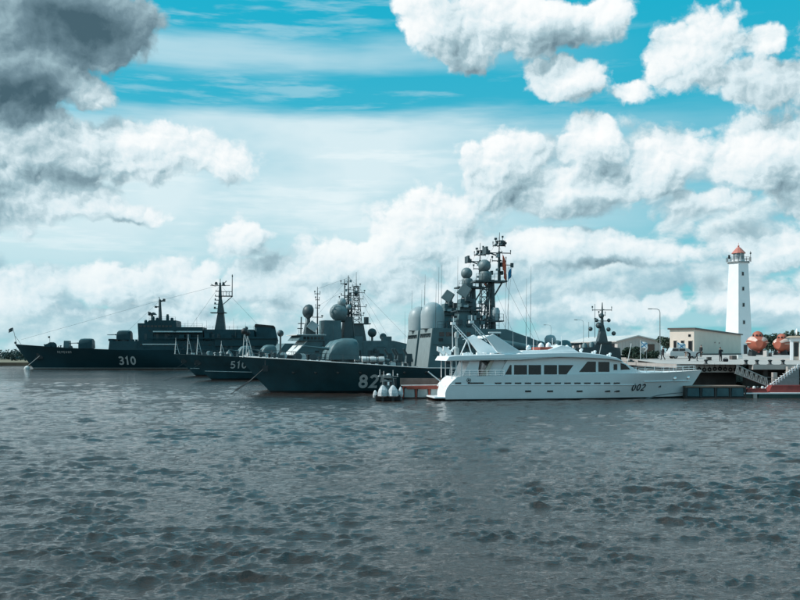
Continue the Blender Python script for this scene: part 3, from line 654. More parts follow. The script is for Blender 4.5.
# ---- grey minesweeper numbered 51x and its neighbour further off
def small_warship(label, ox, oy, number, seed, th=21):
    t = thing('small_warship', label, 'warship', (ox, oy, 0), R(th), 'small warships with white bow frames')
    H = Hull(54, 9.6, [(0, 4.5), (6, 4.2), (14, 3.7), (24, 3.1), (54, 2.8)], 4.6, flare=.80)
    H.mesh(.22).build('hull', [hullp, boot], t, smooth=True); H.deck_mesh().build('deck', deckp, t)
    b = MB(); b.path(H.edge(.15, 53, 40, 0, 0), .05, 5); b.build('toe_rail', midp, t)
    for i in range(9): x = 8 + i * 2.1; part('porthole', glz, t, 'lathe', (x, -H.hb(x, 2.6) + .02, 2.6), [(.17, 0), (.17, -.07), (.12, -.08)], 10, 'Y')
    b = MB(); pts = []
    for i in range(22):
        x = 3.4 + i * 1.6; z = 1.55 - .35 * min(1, i / 8); pts.append((x, -(H.hb(x, z) + .03), z))
    b.path(pts, .055, 5); b.build('spray_rail', pale, t)
    if number: hull_text(H, 'hull_number', number, Frame(ox, oy, R(th)).x(232, -3.2), 2.0, 1.3, t, w=.17, pitch=.72)
    x = 2.2; b = MB(); b.box(x - .55, x + .5, -(H.hb(x, 3.2) + .12), -(H.hb(x, 3.2) - .3), 2.7, 3.5); b.build('anchor', darkp, t)
    b = MB(); b.path([(2.4, -1.5, 2.9), (0.0, -2.5, 1.4), (-4.5, -4.2, -.1)], .035, 4); b.build('anchor_chain', darkp, t)
    for i, (xx, h) in enumerate(((.55, 3.0), (2.2, 3.0), (6.3, 2.2)) if number else ((.55, 2.8),)): aframe('bow_frame', t, xx, H.dz(xx), h, pale, .7)
    deck_clutter(H, t, 3.0, 11.5, 12, seed, [midp, pale, upper], (-2.2, 1.0))
    part('canvas_cover', upper, t, 'lathe', (11.3, -.6, 3.7), [(1.1, 0), (.95, .5), (.45, 1.25), (.06, 1.6)], 9)
    gun(t, 14.6, 3.6, 2.8, 2.6, 2.6, upper, 2, 2.0)
    for sd in (-1, 1): rail('railing', H.edge(1.4, 50, 32, .18, 0, sd), .95, midp, t, .018, 2, .022)
    return t, H
F3 = Frame(-37.5, 157)
C_, H_ = small_warship('dark teal warship numbered 510 with a sloping sunlit bridge front and a row of radars', -37.5, 157, '510', 5)
hw = 3.6; b = MB(); b.prism([(17.6, 3.3), (46, 2.9), (46, 5.2), (37.5, 7.0), (21.2, 6.95)], -hw, hw); st = b.build('superstructure', upper, C_)
part('sunlit_bridge_front', pale, st, 'prism', [(17.48, 3.35), (17.6, 3.3), (21.1, 6.9), (20.98, 6.95)], -hw + .04, hw - .04, label='sloping bridge front with sunlight put into its pale colour')  # pale colour stands in for sunlight on the sloping front
b = MB(); b.prism([(19.2, 6.96), (24.2, 6.96), (24.2, 7.9), (20.0, 7.9)], -hw - .3, hw + .3); br = b.build('bridge', upper, C_)
for i in range(6): part('bridge_window', glz, br, 'box', 20.2 + i * .66, 20.68 + i * .66, -hw - .33, -hw - .27, 7.15, 7.65)
part('bridge_roof', pale, br, 'box', 19.0, 24.4, -hw - .4, hw + .4, 7.9, 8.05)
rail('roof_railing', [(19.4 + i, -hw - .3, 8.05) for i in range(6)], .8, midp, br)
tw = MB(); tw.box(21.4, 23.4, -1, 1, 8.0, 10.2, 0, (.3, .3), (.3, .3)).tube((22.2, 0, 10.2), (22.2, 0, 11.5), .35, .3, 10).tube((20.6, -.6, 8), (20.7, -.6, 11.3), .12).box(20.1, 21.2, -.9, -.3, 10.0, 10.15).box(20.0, 20.9, -.9, -.3, 9.1, 9.25); tw = tw.build('director_tower', midp, C_)
radar_drum('director_drum', tw, (22.3, 0, 12.3), 1.35, midp, -8)
b = MB(); b.box(-.9, .9, -.7, .7, -.75, .75, 0, (.1, .1), (.1, .1)); o = b.build('tilted_antenna', domep, tw, bevel=.06); o.location = (22.6, -1.6, 9.6); o.rotation_euler = (0, R(35), R(-15))
pm = part('pole_mast', midp, C_, 'tube', (23.9, 0, 8), (23.9, 0, 16.9), .16, .05, 6)
for z, h in ((11.3, .9), (13.0, .35), (14.5, .35), (15.6, .5)): yardarm(pm, 23.9, z, h, midp, 3)
part('radome_house', upper, C_, 'box', 24.6, 28.0, -1.9, 1.9, 7.0, 10.7, 0, (.15, .1), (.1, .1))
o = MB().lathe((0, 0, 0), [(1.3, -1.2), (1.62, -1.0), (1.65, .2), (1.5, .85), (1.15, 1.35), (.6, 1.7), (.03, 1.8)], 22, 'X').build('radome', dome2, C_, smooth=True); o.location = (28.1, 0, 12.2); o.rotation_euler = (0, R(-12), R(180))
side_fittings(st, 22, 37, 3.4, 6.8, -hw, 22, 8)
mm = MB(); mm.box(28.6, 30.6, -1, 1, 6.9, 11.5, 0, (.4, .3), (.3, .3)).tube((29.0, -.4, 11), (29.0, -.4, 18.4), .17, .07, 6).tube((30.0, .4, 11), (30.0, .4, 19.2), .24, .07, 6).tube((31.0, 0, 7), (30.3, 0, 14), .2, .15, 6); mm = mm.build('main_mast', midp, C_)
part('radar_radome', domep, mm, 'ball', (28.5, -.3, 14.1), .85, 14, 8, smooth=True); part('radar_radome', domep, mm, 'ball', (29.5, -1.1, 13.2), .55, 12, 7, smooth=True)
for z, h, xx in ((13.0, 1.2, 30.0), (14.6, .9, 29.0), (15.4, 1.5, 30.0), (16.5, .8, 30.0), (17.6, .6, 29.0), (12.0, 1.6, 30.0)): yardarm(mm, xx, z, h, midp, 3)
lattice('mast_lattice', mm, 30.0, 11.2, 15.5, 1.0, .6, midp, 5, .04)
rigging(mm, 30.0, 18.8, ((23.9, 16.5, 0), (36, 7, -2), (44, 5.4, 0), (20, 8, -3)))
for i in range(12):
    z = 11.5 + i * .58; s_ = .10 + .05 * (i % 3); part('mast_fitting', (midp, darkp, domep)[i % 3], mm, 'box', 29.2 + .9 * (i % 2) - s_, 29.2 + .9 * (i % 2) + s_, -.75, -.2, z, z + s_ * 2.2)
radar_drum('small_radar', mm, (31.3, -.3, 15.9), .5, midp)
for (x, z, r) in ((34.2, 8.2, .75), (9.0, 4.9, .2)): part('radar_post', midp, C_, 'tube', (x, -1, 3.5 if x < 20 else 6.5), (x, -1, z), .2)
part('drum_radar', midp, C_, 'ball', (34.2, -1, 8.5), .85, 14, 8, smooth=True)
part('drum_radar', midp, C_, 'ball', (17.2, 1.0, 8.3), .62, 12, 7, smooth=True); part('radar_post', midp, C_, 'tube', (17.2, 1, 3.4), (17.2, 1, 8), .16)
for x, z in ((30.2, 7), (35.9, 7)): part('deck_box', upper, C_, 'box', x, x + 1.6, -2.6, -1.2, z - .2, z + .8)
for x in (26, 33, 40): part('whip_antenna', midp, C_, 'tube', (x, -3, 6.5), (x, -3, 12.5), .03, .012, 5)
B_, HB = small_warship('outermost small warship behind the numbered 510 one, showing its bow and a tall lattice mast', -46.4, 184, None, 21)
b = MB(); b.prism([(20, 3.3), (50, 2.9), (50, 5.2), (46, 6.6), (22.5, 6.7)], -3.5, 3.5); b.build('superstructure', upper, B_)
b = MB(); b.box(37.5, 41.5, -1.3, 1.3, 6.5, 11.0, 0, (.9, .7), (.4, .4)).box(37.2, 42.4, -1.2, 1.2, 11.0, 11.2).box(41.3, 42.1, -.5, .5, 11.2, 12.6); lm = b.build('mast_house', midp, B_)
lattice('lattice_mast', lm, 39.4, 11.1, 19.4, 1.9, .8, midp, 8, .06)
for z, h in ((13.0, 1.7), (14.9, 2.3), (16.6, 1.6), (18.0, 1.9), (19.3, .9)): yardarm(lm, 39.4, z, h, midp, 3)
rigging(lm, 39.4, 20, ((28, 13.3, 0), (48, 6, -1)))
part('pole_top', midp, lm, 'tube', (39.4, 0, 19.2), (39.4, 0, 22.5), .08, .03, 5)
part('drum_radar', midp, B_, 'ball', (45.5, -.5, 8.3), .8, 12, 7, smooth=True); part('radar_post', midp, B_, 'tube', (45.5, -.5, 6.4), (45.5, -.5, 8), .2)
part('pole_mast', midp, B_, 'tube', (28.0, 0, 6.6), (28.0, 0, 13.5), .14, .05, 6)

# ---------------------------------------------------------------- the big training ship
def training_ship():
    ox, oy = (15 - 400) / FPX * 262, 262
    t = thing('training_ship', 'large dark training warship numbered 310 with two gun turrets, tall mast and broad funnel', 'warship', (ox, oy, 0), R(6))
    F = Frame(ox, oy, R(6)); yl = -7.0
    X_ = lambda px: F.x(px, -4.0); Z_ = lambda py: F.z(py, 55, -4.0)
    H = Hull(136, 16.5, [(0, 7.2), (6, 6.7), (16, 6.0), (30, 5.5), (136, 5.3)], 5.2, te=(.40, .26), flare=.86)
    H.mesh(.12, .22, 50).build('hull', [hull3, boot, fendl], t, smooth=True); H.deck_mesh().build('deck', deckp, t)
    for px, y, h in ((118, 1.25, 2.35),): hull_text(H, 'hull_number', '310', F.x(118.3, yl), y, h, t, w=.2, pitch=.72, off=.14)
    hull_text(H, 'name_letter', 'ПЕРЕКОП', F.x(56.5, -5), 4.55, .62, t, w=.18, pitch=1.02, off=.12)
    x = F.x(39, -2.5); b = MB(); hb = H.hb(x, 3.6); b.box(x - .9, x + .9, -hb - .25, -hb + .4, 2.9, 4.6).box(x - 1.3, x - .6, -hb - .3, -hb, 2.7, 3.4); b.build('anchor', darkp, t)
    b = MB(); b.path([(x, -hb - .2, 3.8), (x - 2.2, -hb - 1.5, 1.6), (x - 4.0, -hb - 2.6, -.1)], .05, 5); b.build('anchor_chain', pale, t)
    js = MB().tube((.5, 0, 7.1), (-.6, 0, 12.0), .07, .05, 5).tube((1.8, 0, 7.0), (.1, 0, 9.5), .05, n=5).ball((.1, 0, 7.6), .35); js = js.build('jackstaff', midp, t)
    flag_cloth(js, 'jack_flag', (-.6, 0, 12.0), 1.2, 1.1, midp, 1, -1, .5)
    part('short_staff', midp, t, 'tube', (9.8, 0, 6.4), (9.8, 0, 9.6), .06); part('staff_flag', darkp, t, 'box', 9.3, 9.8, -.03, .03, 9.0, 9.5)
    deck_clutter(H, t, 8.5, 17, 8, 31, [upper3, midp], (-3.5, 2), -.1)
    part('windlass', upper3, t, 'lathe', (10.6, -.9, 6.6), [(1.0, -1.1), (1.2, -1.0), (.5, -.9), (.5, .9), (1.2, 1.0), (1.0, 1.1)], 14, 'Y')
    part('windlass', upper3, t, 'lathe', (9.9, -2.4, 6.5), [(.8, -.5), (.8, .5)], 12, 'Y')
    part('hatch_house', upper, t, 'box', 13.9, 15.6, -1.4, 1.4, 5.9, 8.2, 0, (.15, .15), (.1, .1), bevel=.1)
    gun(t, X_(83.5), Z_(349.3) - .15, 3.9, 3.3, 4.6, upper3, 2, 3.2, True)
    dh = part('gun_deckhouse', upper3, t, 'box', X_(109), X_(141), -5.2, 5.2, 5.0, Z_(341.2), 0, (.3, 0), (.3, .3))
    part('bulkhead_step', upper3, dh, 'box', X_(109), X_(113.5), -4.9, 4.9, Z_(341.2), Z_(339))
    gun(t, X_(122), Z_(341) + .02, 4.0, 3.1, 4.6, upper3, 2, 3.2, True)
    for i in range(4): part('deck_locker', upper3, dh, 'box', X_(129) + i * .9, X_(129) + .6 + i * .9, -4.4, -3.6, Z_(341.2), Z_(339.5))
    # bridge and decks
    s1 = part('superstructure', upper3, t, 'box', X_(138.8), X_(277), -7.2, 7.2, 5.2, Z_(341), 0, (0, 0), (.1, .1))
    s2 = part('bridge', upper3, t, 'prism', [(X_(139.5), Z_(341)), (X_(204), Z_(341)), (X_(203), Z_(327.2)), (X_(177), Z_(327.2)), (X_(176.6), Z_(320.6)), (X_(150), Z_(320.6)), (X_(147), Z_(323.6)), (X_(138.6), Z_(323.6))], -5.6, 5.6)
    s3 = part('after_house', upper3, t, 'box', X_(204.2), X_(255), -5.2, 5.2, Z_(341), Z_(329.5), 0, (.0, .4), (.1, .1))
    for i in range(9): part('bridge_window', glz, s2, 'box', X_(140.5) + i * 1.05, X_(140.5) + .75 + i * 1.05, -5.66, -5.55, Z_(327.4), Z_(325.6))
    for i in range(22): part('porthole', glz, s1, 'lathe', (X_(143) + i * 1.75, -7.18, 7.0), [(.22, 0), (.22, -.08), (.16, -.1)], 10, 'Y')
    for (a, c, y0, y1, yy) in ((154, 203, 332.4, 331.2, -5.75), (144.5, 178, 344.9, 343.9, -7.3), (216, 273, 339.2, 338.5, -7.35)):
        part('canvas_screen', pale, s1, 'box', X_(a), X_(c), yy - .08, yy, Z_(y0), Z_(y1), label='pale canvas strip lashed along the deck rail')
    for (a, c, zz, yy) in ((140, 277, Z_(341), -7.0), (150, 176, Z_(320.6), -5.4), (177, 203, Z_(327.2), -5.4), (205, 254, Z_(329.5), -5.0), (216, 276, Z_(341), -6.9)):
        n = int((X_(c) - X_(a)) / 2.2); rail('deck_railing', [(X_(a) + (X_(c) - X_(a)) * i / n, yy, zz) for i in range(n + 1)], 1.0, upper3, s1, .03, 2, .04)
    side_fittings(s2, X_(141), X_(200), Z_(340), Z_(329), -5.6, 22, 3, (upper3, midp, hull3)); side_fittings(s3, X_(206), X_(252), Z_(340), Z_(331), -5.2, 18, 4, (upper3, midp, hull3)); side_fittings(s1, X_(141), X_(270), 5.6, Z_(342), -7.2, 26, 6, (upper3, midp, hull3))
    part('deck_overhang', upper3, s1, 'box', X_(150), X_(278), -8.0, -7.1, Z_(338.8), Z_(338.2)); part('deck_overhang', upper3, s1, 'box', X_(155), X_(203), -6.9, -5.5, Z_(332.9), Z_(332.4))
    for (px, y0, y1, w) in ((183, 340, 335, 1.6), (190, 340, 334.5, 1.2), (208, 340, 333, 1.5), (229, 340, 334, 2), (240, 340, 335, 1.4), (247, 340, 333, 1.0)): part('deck_equipment', upper3, t, 'box', X_(px) - w / 2, X_(px) + w / 2, -7.0, -5.4, Z_(y0), Z_(y1), 0, (.1, .1))
    for px, h in ((166.5, 2.0), (171, 1.0), (152, 1.4), (144.5, 1.2), (156, 1.0)): part('roof_equipment', upper3, s2, 'lathe', (X_(px), -2, Z_(320.6) - .1 if px > 150 else Z_(323.6) - .1), [(.45, 0), (.45, h * .7), (.3, h)], 10)
    # fore mast, radar
    fm = part('fore_mast', midp, t, 'tube', (X_(158.2), 0, Z_(321)), (X_(157.6), 0, Z_(299)), .55, .32, 8)
    b = MB(); b.tube((X_(157.8), 0, Z_(301)), (X_(162), 0, Z_(300)), .22).box(X_(161), X_(163), -.7, .7, Z_(301), Z_(298.3)); b.build('yardarm', midp, fm); b = MB(); b.tube((X_(158), 0, Z_(306.4)), (X_(153.5), 0, Z_(306.4)), .18).box(X_(152.6), X_(154.6), -.6, .6, Z_(307.4), Z_(305.6)); b.build('yardarm', midp, fm); part('mast_tip', midp, fm, 'tube', (X_(157.6), 0, Z_(299.2)), (X_(156.8), 0, Z_(296.4)), .1)
    rd = part('radar_pedestal', midp, t, 'tube', (X_(149.8), 0, Z_(321)), (X_(149.8), 0, Z_(314)), .4, .3, 8)
    b = MB(); b.box(X_(146.6), X_(147.8), -1.6, 1.6, Z_(315.2), Z_(311.6)).box(X_(147.8), X_(150), -.5, .5, Z_(314.2), Z_(312.6)).box(X_(150), X_(154.4), -1.2, 1.2, Z_(314.6), Z_(312.2), 0, (.2, .6)); b.build('search_radar', midp, rd)
    # main mast
    mm = MB(); mm.box(X_(213.6), X_(224.4), -1.7, 1.7, Z_(330), Z_(312.6), 0, (.9, .5), (.3, .3)).box(X_(209.5), X_(225.3), -2, 2, Z_(312.6), Z_(311.9)).box(X_(216.2), X_(223.2), -1.1, 1.1, Z_(312), Z_(297), 0, (.45, .8), (.3, .3)).box(X_(217.3), X_(220.6), -.6, .6, Z_(297), Z_(281.5), 0, (.25, .25), (.1, .1)); mm = mm.build('main_mast', midp, t)
    for py in (307.5, 303, 299, 295, 290): part('mast_spur', midp, mm, 'box', X_(212.5 + (307.5 - py) * .1), X_(218), -.5, .5, Z_(py + .6), Z_(py)); part('spur_light', midp, mm, 'box', X_(212.6 + (307.5 - py) * .1), X_(214.4), -.35, .35, Z_(py), Z_(py - 1.4))
    b = MB(); b.box(X_(218), X_(231.6), -.9, .9, Z_(295.6), Z_(294.8)).tube((X_(231), 0, Z_(295)), (X_(231.2), 0, Z_(273)), .16, .1, 6).tube((X_(222), 0, Z_(303.5)), (X_(231), 0, Z_(295.6)), .12).box(X_(230.7), X_(231.8), -.3, .3, Z_(275.4), Z_(274))
    b.tube((X_(219), 0, Z_(290.6)), (X_(231.2), 0, Z_(290.6)), .09); [b.tube((X_(p), 0, Z_(295)), (X_(p), 0, Z_(290.6)), .08) for p in (222, 225, 228)]
    b.build('signal_bridge', midp, mm)
    b = MB(); b.box(X_(213.5), X_(216.5), -1, 1, Z_(283.6), Z_(281), 0, (.2, .2)).box(X_(221), X_(224.2), -1, 1, Z_(284.6), Z_(281), 0, (.2, .5)).tube((X_(209), 0, Z_(284.6)), (X_(229), 0, Z_(284.2)), .09).tube((X_(209.5), 0, Z_(283.2)), (X_(214), 0, Z_(285)), .1).tube((X_(219), 0, Z_(281.6)), (X_(219), 0, Z_(277.5)), .09).tube((X_(222), 0, Z_(283)), (X_(225.4), 0, Z_(279.6)), .14); b.build('yardarm', midp, mm)
    for px, y in ((206, 320), (233, 318), (245, 322), (196, 317), (187, 320)): part('whip_antenna', midp, t, 'tube', (X_(px), -2, Z_(330)), (X_(px), -2, Z_(y)), .05, .02, 5)
    rigging(mm, X_(219), Z_(284), ((X_(158), Z_(300), 0), (X_(258), Z_(325), 0), (X_(190), Z_(327), -3)), 0, .03); rigging(fm, X_(157.7), Z_(300), ((X_(125), Z_(331), 0), (X_(5 + 12), 8.5, 0)), 0, .03)
    # funnel
    fn = MB(); fn.plan([(X_(253.5), -2.6), (X_(256), -3.2), (X_(272), -3.2), (X_(278), -2.0), (X_(278), 2.0), (X_(272), 3.2), (X_(256), 3.2), (X_(253.5), 2.6)], Z_(341), Z_(326.2), 0, [(X_(254.3), -2.4), (X_(256.5), -2.9), (X_(271), -2.9), (X_(274.4), -1.8), (X_(274.4), 1.8), (X_(271), 2.9), (X_(256.5), 2.9), (X_(254.3), 2.4)]); fn = fn.build('funnel', upper3, t)
    cp = MB(); cp.prism([(X_(254.0), Z_(326.2)), (X_(275), Z_(327.4)), (X_(273.4), Z_(325.2)), (X_(255), Z_(323.6))], -3.0, 3.0); cp.build('funnel_cap', boot, fn)
    part('funnel_casing', upper3, t, 'prism', [(X_(216), Z_(346)), (X_(277), Z_(346)), (X_(277.6), Z_(338.4)), (X_(272), Z_(337.8)), (X_(248), Z_(336.4)), (X_(246), Z_(338.4)), (X_(216), Z_(338.4))], -7.6, -6.0)
    part('searchlight', midp, t, 'ball', (X_(246.2), -3, Z_(328.0)), .5, 10, 6); part('gun_director', upper3, t, 'lathe', (X_(268), 0, Z_(326)), [(.3, -1), (.3, .3)], 8)
    a = part('after_superstructure', upper3, t, 'box', X_(277), X_(400), -6.5, 6.5, 5.2, Z_(345.5), 0, (0, 0), (.1, .1))
    return t
training_ship()
b = MB(); b.lathe((0, 0, -.3), [(.4, 0), (.75, .3), (.75, .8), (.4, 1.1), (.08, 1.3)], 14)
o = b.build('mooring_buoy', pale, smooth=True); o.location = (ground_at(27, 258), 258, 0); tag(o, 'small white mooring buoy under the bow of warship 310', 'buoy')

# ---------------------------------------------------------------- motor yacht 002
YTH = R(10)
def motor_yacht():
    hwid = 2.75; cx, cy = ground_at(447, 90), 90.0
    ox, oy = cx - hwid * math.sin(YTH), cy + hwid * math.cos(YTH)
    t = thing('motor_yacht', 'long white motor yacht numbered 002 moored across the harbour', 'yacht', (ox, oy, 0), YTH)
    F = Frame(ox, oy, YTH); L = F.x(702, 0)
    P = lambda px, py, yl=-hwid: F.p(px, py, yl)
    H = Hull(L, 5.7, [(0, 2.95), (2.5, 2.85), (6, 2.72), (12, 2.62), (L - 1.6, 2.45), (L, 2.40)], 2.1, te=(.50, .36), pw=(1.5, 2.0), flare=.86, flip=True, stern=.92, trk=-.38)
    H.trk = 0.0
    def trans(bm):       # sweep the transom: top set forward of the foot, rounded in profile
        out = []
        for (x, y, z) in bm.v:
            if x < 1.2 and z > -.1:
                k = max(0, min(1, z / 2.4)); x = x + (1.2 - x) / 1.2 * (.25 * k + .95 * k ** 2.2 - .3 * math.sin(k * math.pi)) * .95
            out.append((x, y, z))
        bm.v = out; return bm
    trans(H.mesh(.14, None, 40, 10)).build('hull', [white, boot], t, smooth=True)
    trans(H.deck_mesh(.5)).build('deck', mat('teak deck', (.30, .22, .15), .7), t)
    part('swim_platform', white, t, 'box', -1.2, .35, -2.3, 2.3, .22, .40, bevel=.06)
    # knuckle and dashed slot line, portholes, number
    hy = lambda x, z: -(H.hb(x, z) + .025)
    b = MB(); pts = []
    for i in range(15):
        px = 643 + i * 3.9; x, z = P(px, 381.5 - .02 * i, -2.0); x = min(x, L - H.stem(z) - .02); pts.append((x, hy(x, z) - .02, z))
    b.path(pts, .05, 5); b.build('bow_knuckle', white, t)
    slots = [(455.5, 461.5), (468, 484)] + [(495 + 9.9 * i, 501.5 + 9.9 * i) for i in range(13)]
    for a, c in slots:
        x0, z = P(a, 383.2); x1, _ = P(c, 383.2); b = MB(); n = 3
        vs = []
        for i in range(n + 1):
            x = x0 + (x1 - x0) * i / n; vs += [(x, hy(x, z), z - .07), (x, hy(x, z), z + .07)]
        b.add(vs, [(2 * i, 2 * i + 2, 2 * i + 3, 2 * i + 1) for i in range(n)]); b.build('hull_slot', ygl, t)
    b = MB(); pts = []
    for i in range(32):
        px = 452 + i * 6; x, z = P(px, 384.2, -2.7); pts.append((x, hy(x, z) + .02, z - .08))
    b.path(pts, .035, 5); b.build('rubbing_strake', white, t)
    for px in (528.5, 550.5, 580, 608.5, 618.5):
        x, z = P(px, 391.3); b = MB(); b.box(x - .32, x + .32, hy(x, z) - .01, hy(x, z) + .1, z - .09, z + .09); b.build('hull_window', ygl, t, bevel=.03)
    x, z = P(661, 386.5, -1.8); b = MB(); b.box(x - .16, x + .16, hy(x, z), hy(x, z) + .15, z - .09, z + .09); b.build('hawse_port', ygl, t)
    for px, py in ((674, 378.2), (690.5, 377.6)):
        x, z = P(px, py, -1.2); z = min(z, 2.55); part('fairlead', chrome, t, 'lathe', (x, hy(x, z) + .02, z), [(.17, 0), (.19, -.05), (.10, -.08)], 14, 'Y')
    x0, z0 = P(632, 391, -2.4); text('yacht_number', '002', .72, .17, lambda u, v: (x0 + u, hy(x0 + u, z0 + v) - .03, z0 + v), darkp, t, .80, .22, one=False)
    x, z = P(469, 380.2); b = MB(); ribbon(b, arc(0, 0, .20, .20, 0, 360, 18)[:-1], .05, True, lambda u, v: (x + u, hy(x, z), z + v)); ribbon(b, arc(0, 0, .07, .07, 0, 360, 10)[:-1], .08, True, lambda u, v: (x + u, hy(x, z) - .002, z + v)); b.build('round_emblem', darkp, t)
    part('bow_stripe', mat('grey stripe', (.28, .33, .35), .4), t, 'add', [(q[0], hy(q[0], q[1]) - .003, q[1]) for q in [P(646, 399, -1.9), P(660, 395.2, -1.7), P(674, 393.4, -1.4), P(688, 392.5, -1.0), P(688, 393.2, -1.0), P(674, 394.4, -1.4), P(660, 396.4, -1.7), P(646, 400, -1.9)]], [(0, 1, 6, 7), (1, 2, 5, 6), (2, 3, 4, 5)])
    # superstructure: main cabin and raised wheelhouse, one side outline
    sw = 2.25; q = lambda px, py: P(px, py, -sw); deck = 2.05
    dk = lambda pts: [(x, z) for x, z in pts]
    cab = MB(); cab.prism(dk([q(499, 378), q(655, 374.5), q(640, 371.5), q(630, 366), q(622, 361.5), q(606, 358.5), q(575, 357.2), q(508, 358)]), -sw, sw); cab = cab.build('main_cabin', white, t, smooth=False, bevel=.05)
    ac = MB(); ac.prism(dk([q(463, 377), q(477.5, 377), q(480, 359.5), q(470.5, 359.5)]), -sw + .1, sw - .1); ac.build('aft_bulkhead', white, t)
    part('aft_door', ygl, t, 'prism', dk([q(478, 377), q(480.5, 377), q(482, 361), q(479.6, 361)]), -sw + .3, sw - .3)
    part('slanted_strut', mat('beige strut', (.52, .45, .38), .5), t, 'prism', dk([q(481, 377), q(486, 377), q(494.5, 360), q(491, 360)]), -sw, -sw + .25); part('slanted_strut', MATS['beige strut'], t, 'prism', dk([q(481, 377), q(486, 377), q(494.5, 360), q(491, 360)]), sw - .25, sw)
    part('saloon_wall', white, t, 'prism', dk([q(486, 377.5), q(500, 377.5), q(509, 358.5), q(493, 358.5)]), -sw + .35, sw - .35)
    panes = [[(505, 374.6), (511.5, 374.6), (511.5, 365), (510, 365)], [(514, 374.6), (527, 374.6), (527, 365), (514, 365)], [(528.5, 374.6), (541, 374.6), (541, 365), (528.5, 365)], [(544, 374.4), (557, 374.4), (557, 365), (544, 365)], [(558.5, 374.4), (566.5, 374.4), (573.5, 365), (558.5, 365)],
             [(579, 372), (595.8, 372), (595.8, 361.6), (587.5, 361.6)], [(598.3, 371.8), (609.4, 371.8), (609.4, 361.8), (598.3, 361.8)], [(613.6, 370), (617.2, 370), (617.2, 364.2), (613.6, 364.2)], [(620.6, 369.8), (630.4, 369.4), (625.5, 364.6), (620.6, 363)]]
    for pn in panes: part('window_pane', ygl, cab, 'prism', dk([q(*a) for a in pn]), -sw - .018, -sw + .02)
    for pn in panes: part('window_pane', ygl, cab, 'prism', dk([q(*a) for a in pn]), sw - .02, sw + .018)
    part('window_band', mat('grey trim', (.42, .46, .47), .4), cab, 'prism', dk([q(505, 376.4), q(640, 373.6), q(640, 373.2), q(505, 375.9)]), -sw - .03, -sw)
    part('windscreen', ygl, cab, 'add', [(*[q(633, 367.9)[0]], -sw + .3, q(633, 367.3)[1]), (q(633, 367.3)[0], sw - .3, q(633, 367.3)[1]), (q(624, 361.9)[0], sw - .4, q(624, 361.9)[1]), (q(624, 361.9)[0], -sw + .4, q(624, 361.9)[1])], [(0, 1, 2, 3)])
    # upper deck: long overhanging fascia with a soft taper forward
    uw = 2.7; q2 = lambda px, py: P(px, py, -uw)
    fas = MB(); fas.prism(dk([q2(446, 361), q2(449, 356.2), q2(456, 355.4), q2(520, 353.6), q2(545, 352.8), q2(580, 352.2), q2(600, 354.2), q2(617, 357.6), q2(624, 361.6), q2(610, 359.2), q2(578, 357.6), q2(560, 357.2), q2(520, 360.0), q2(454, 360.9)]), -uw, uw); fas = fas.build('upper_deck', white, t, bevel=.08)
    part('fascia_line', MATS['grey trim'], fas, 'prism', dk([q2(470, 359.4), q2(558, 356.9), q2(558, 356.6), q2(470, 359.0)]), -uw - .02, -uw + .01)
    for px in (452.4, 456.8, 462.2):
        x, z = q2(px, 377); part('canopy_post', whitem, t, 'tube', (x, -uw + .25, 2.2), (x, -uw + .25, q2(px, 360.5)[1]), .045, n=8); part('canopy_post', whitem, t, 'tube', (x, uw - .3, 2.2), (x, uw - .3, q2(px, 360.5)[1]), .045, n=8)
    # wheelhouse coaming on top and flybridge fittings
    fb = MB(); fb.prism(dk([q(520, 353.6), q(580, 352.0), q(572, 347.0), q(563, 345.2), q(550, 349.8), q(524, 350.6)]), -1.9, 1.9); fb = fb.build('flybridge_coaming', white, t, bevel=.05)
    part('flybridge_seat', redp, t, 'box', q(543, 350)[0], q(556, 350)[0], -1.4, 1.4, q(550, 350)[1], q(550, 347)[1], bevel=.06)
    for px, py, r_, yy in ((528.5, 347.4, .27, -1), (541, 345.2, .30, .4), (548.5, 344.8, .29, -.7), (556.5, 346.6, .30, .5), (567, 347.5, .30, -.2)):
        x, z = P(px, py, yy); part('satellite_dome', whitem, t, 'lathe', (x, yy, z - r_ - .25), [(.12, 0), (.12, .28), (r_, .3), (r_, r_ * .9 + .25), (r_ * .7, r_ * 1.5 + .25), (.03, r_ * 1.9 + .25)], 14, smooth=True)
    for px, y0, y1, yy in ((526.5, 352, 336, -1.2), (533.5, 352, 338, .6), (552.5, 352, 338, -1.0), (561.5, 350, 336, .9)):
        x, z = P(px, y0, yy); part('antenna_pole', whitem, t, 'tube', (x, yy, z), (x, yy, P(px, y1, yy)[1]), .035, n=6)
    for px, top in ((513, 300), (537, 290)):
        x, z = P(px, 352, 0.5); part('whip_antenna', whitem, t, 'tube', (x, .5, z), (x, .5, P(px, top, .5)[1]), .011, .006, 4)
    for i, px in enumerate((583, 590.5, 598, 604.5, 612, 618)):
        yy = (-1.6, .8, -1.2, 1.2, -1.5, 0.6)[i]; x, z = P(px, (352.2, 353.2, 354.2, 355.2, 356.6, 358.0)[i], -2.0); part('roof_light', whitem, t, 'lathe', (x, yy, z - .1), [(.07, 0), (.07, .25), (.15, .3), (.15, .46), (.05, .5)], 10)
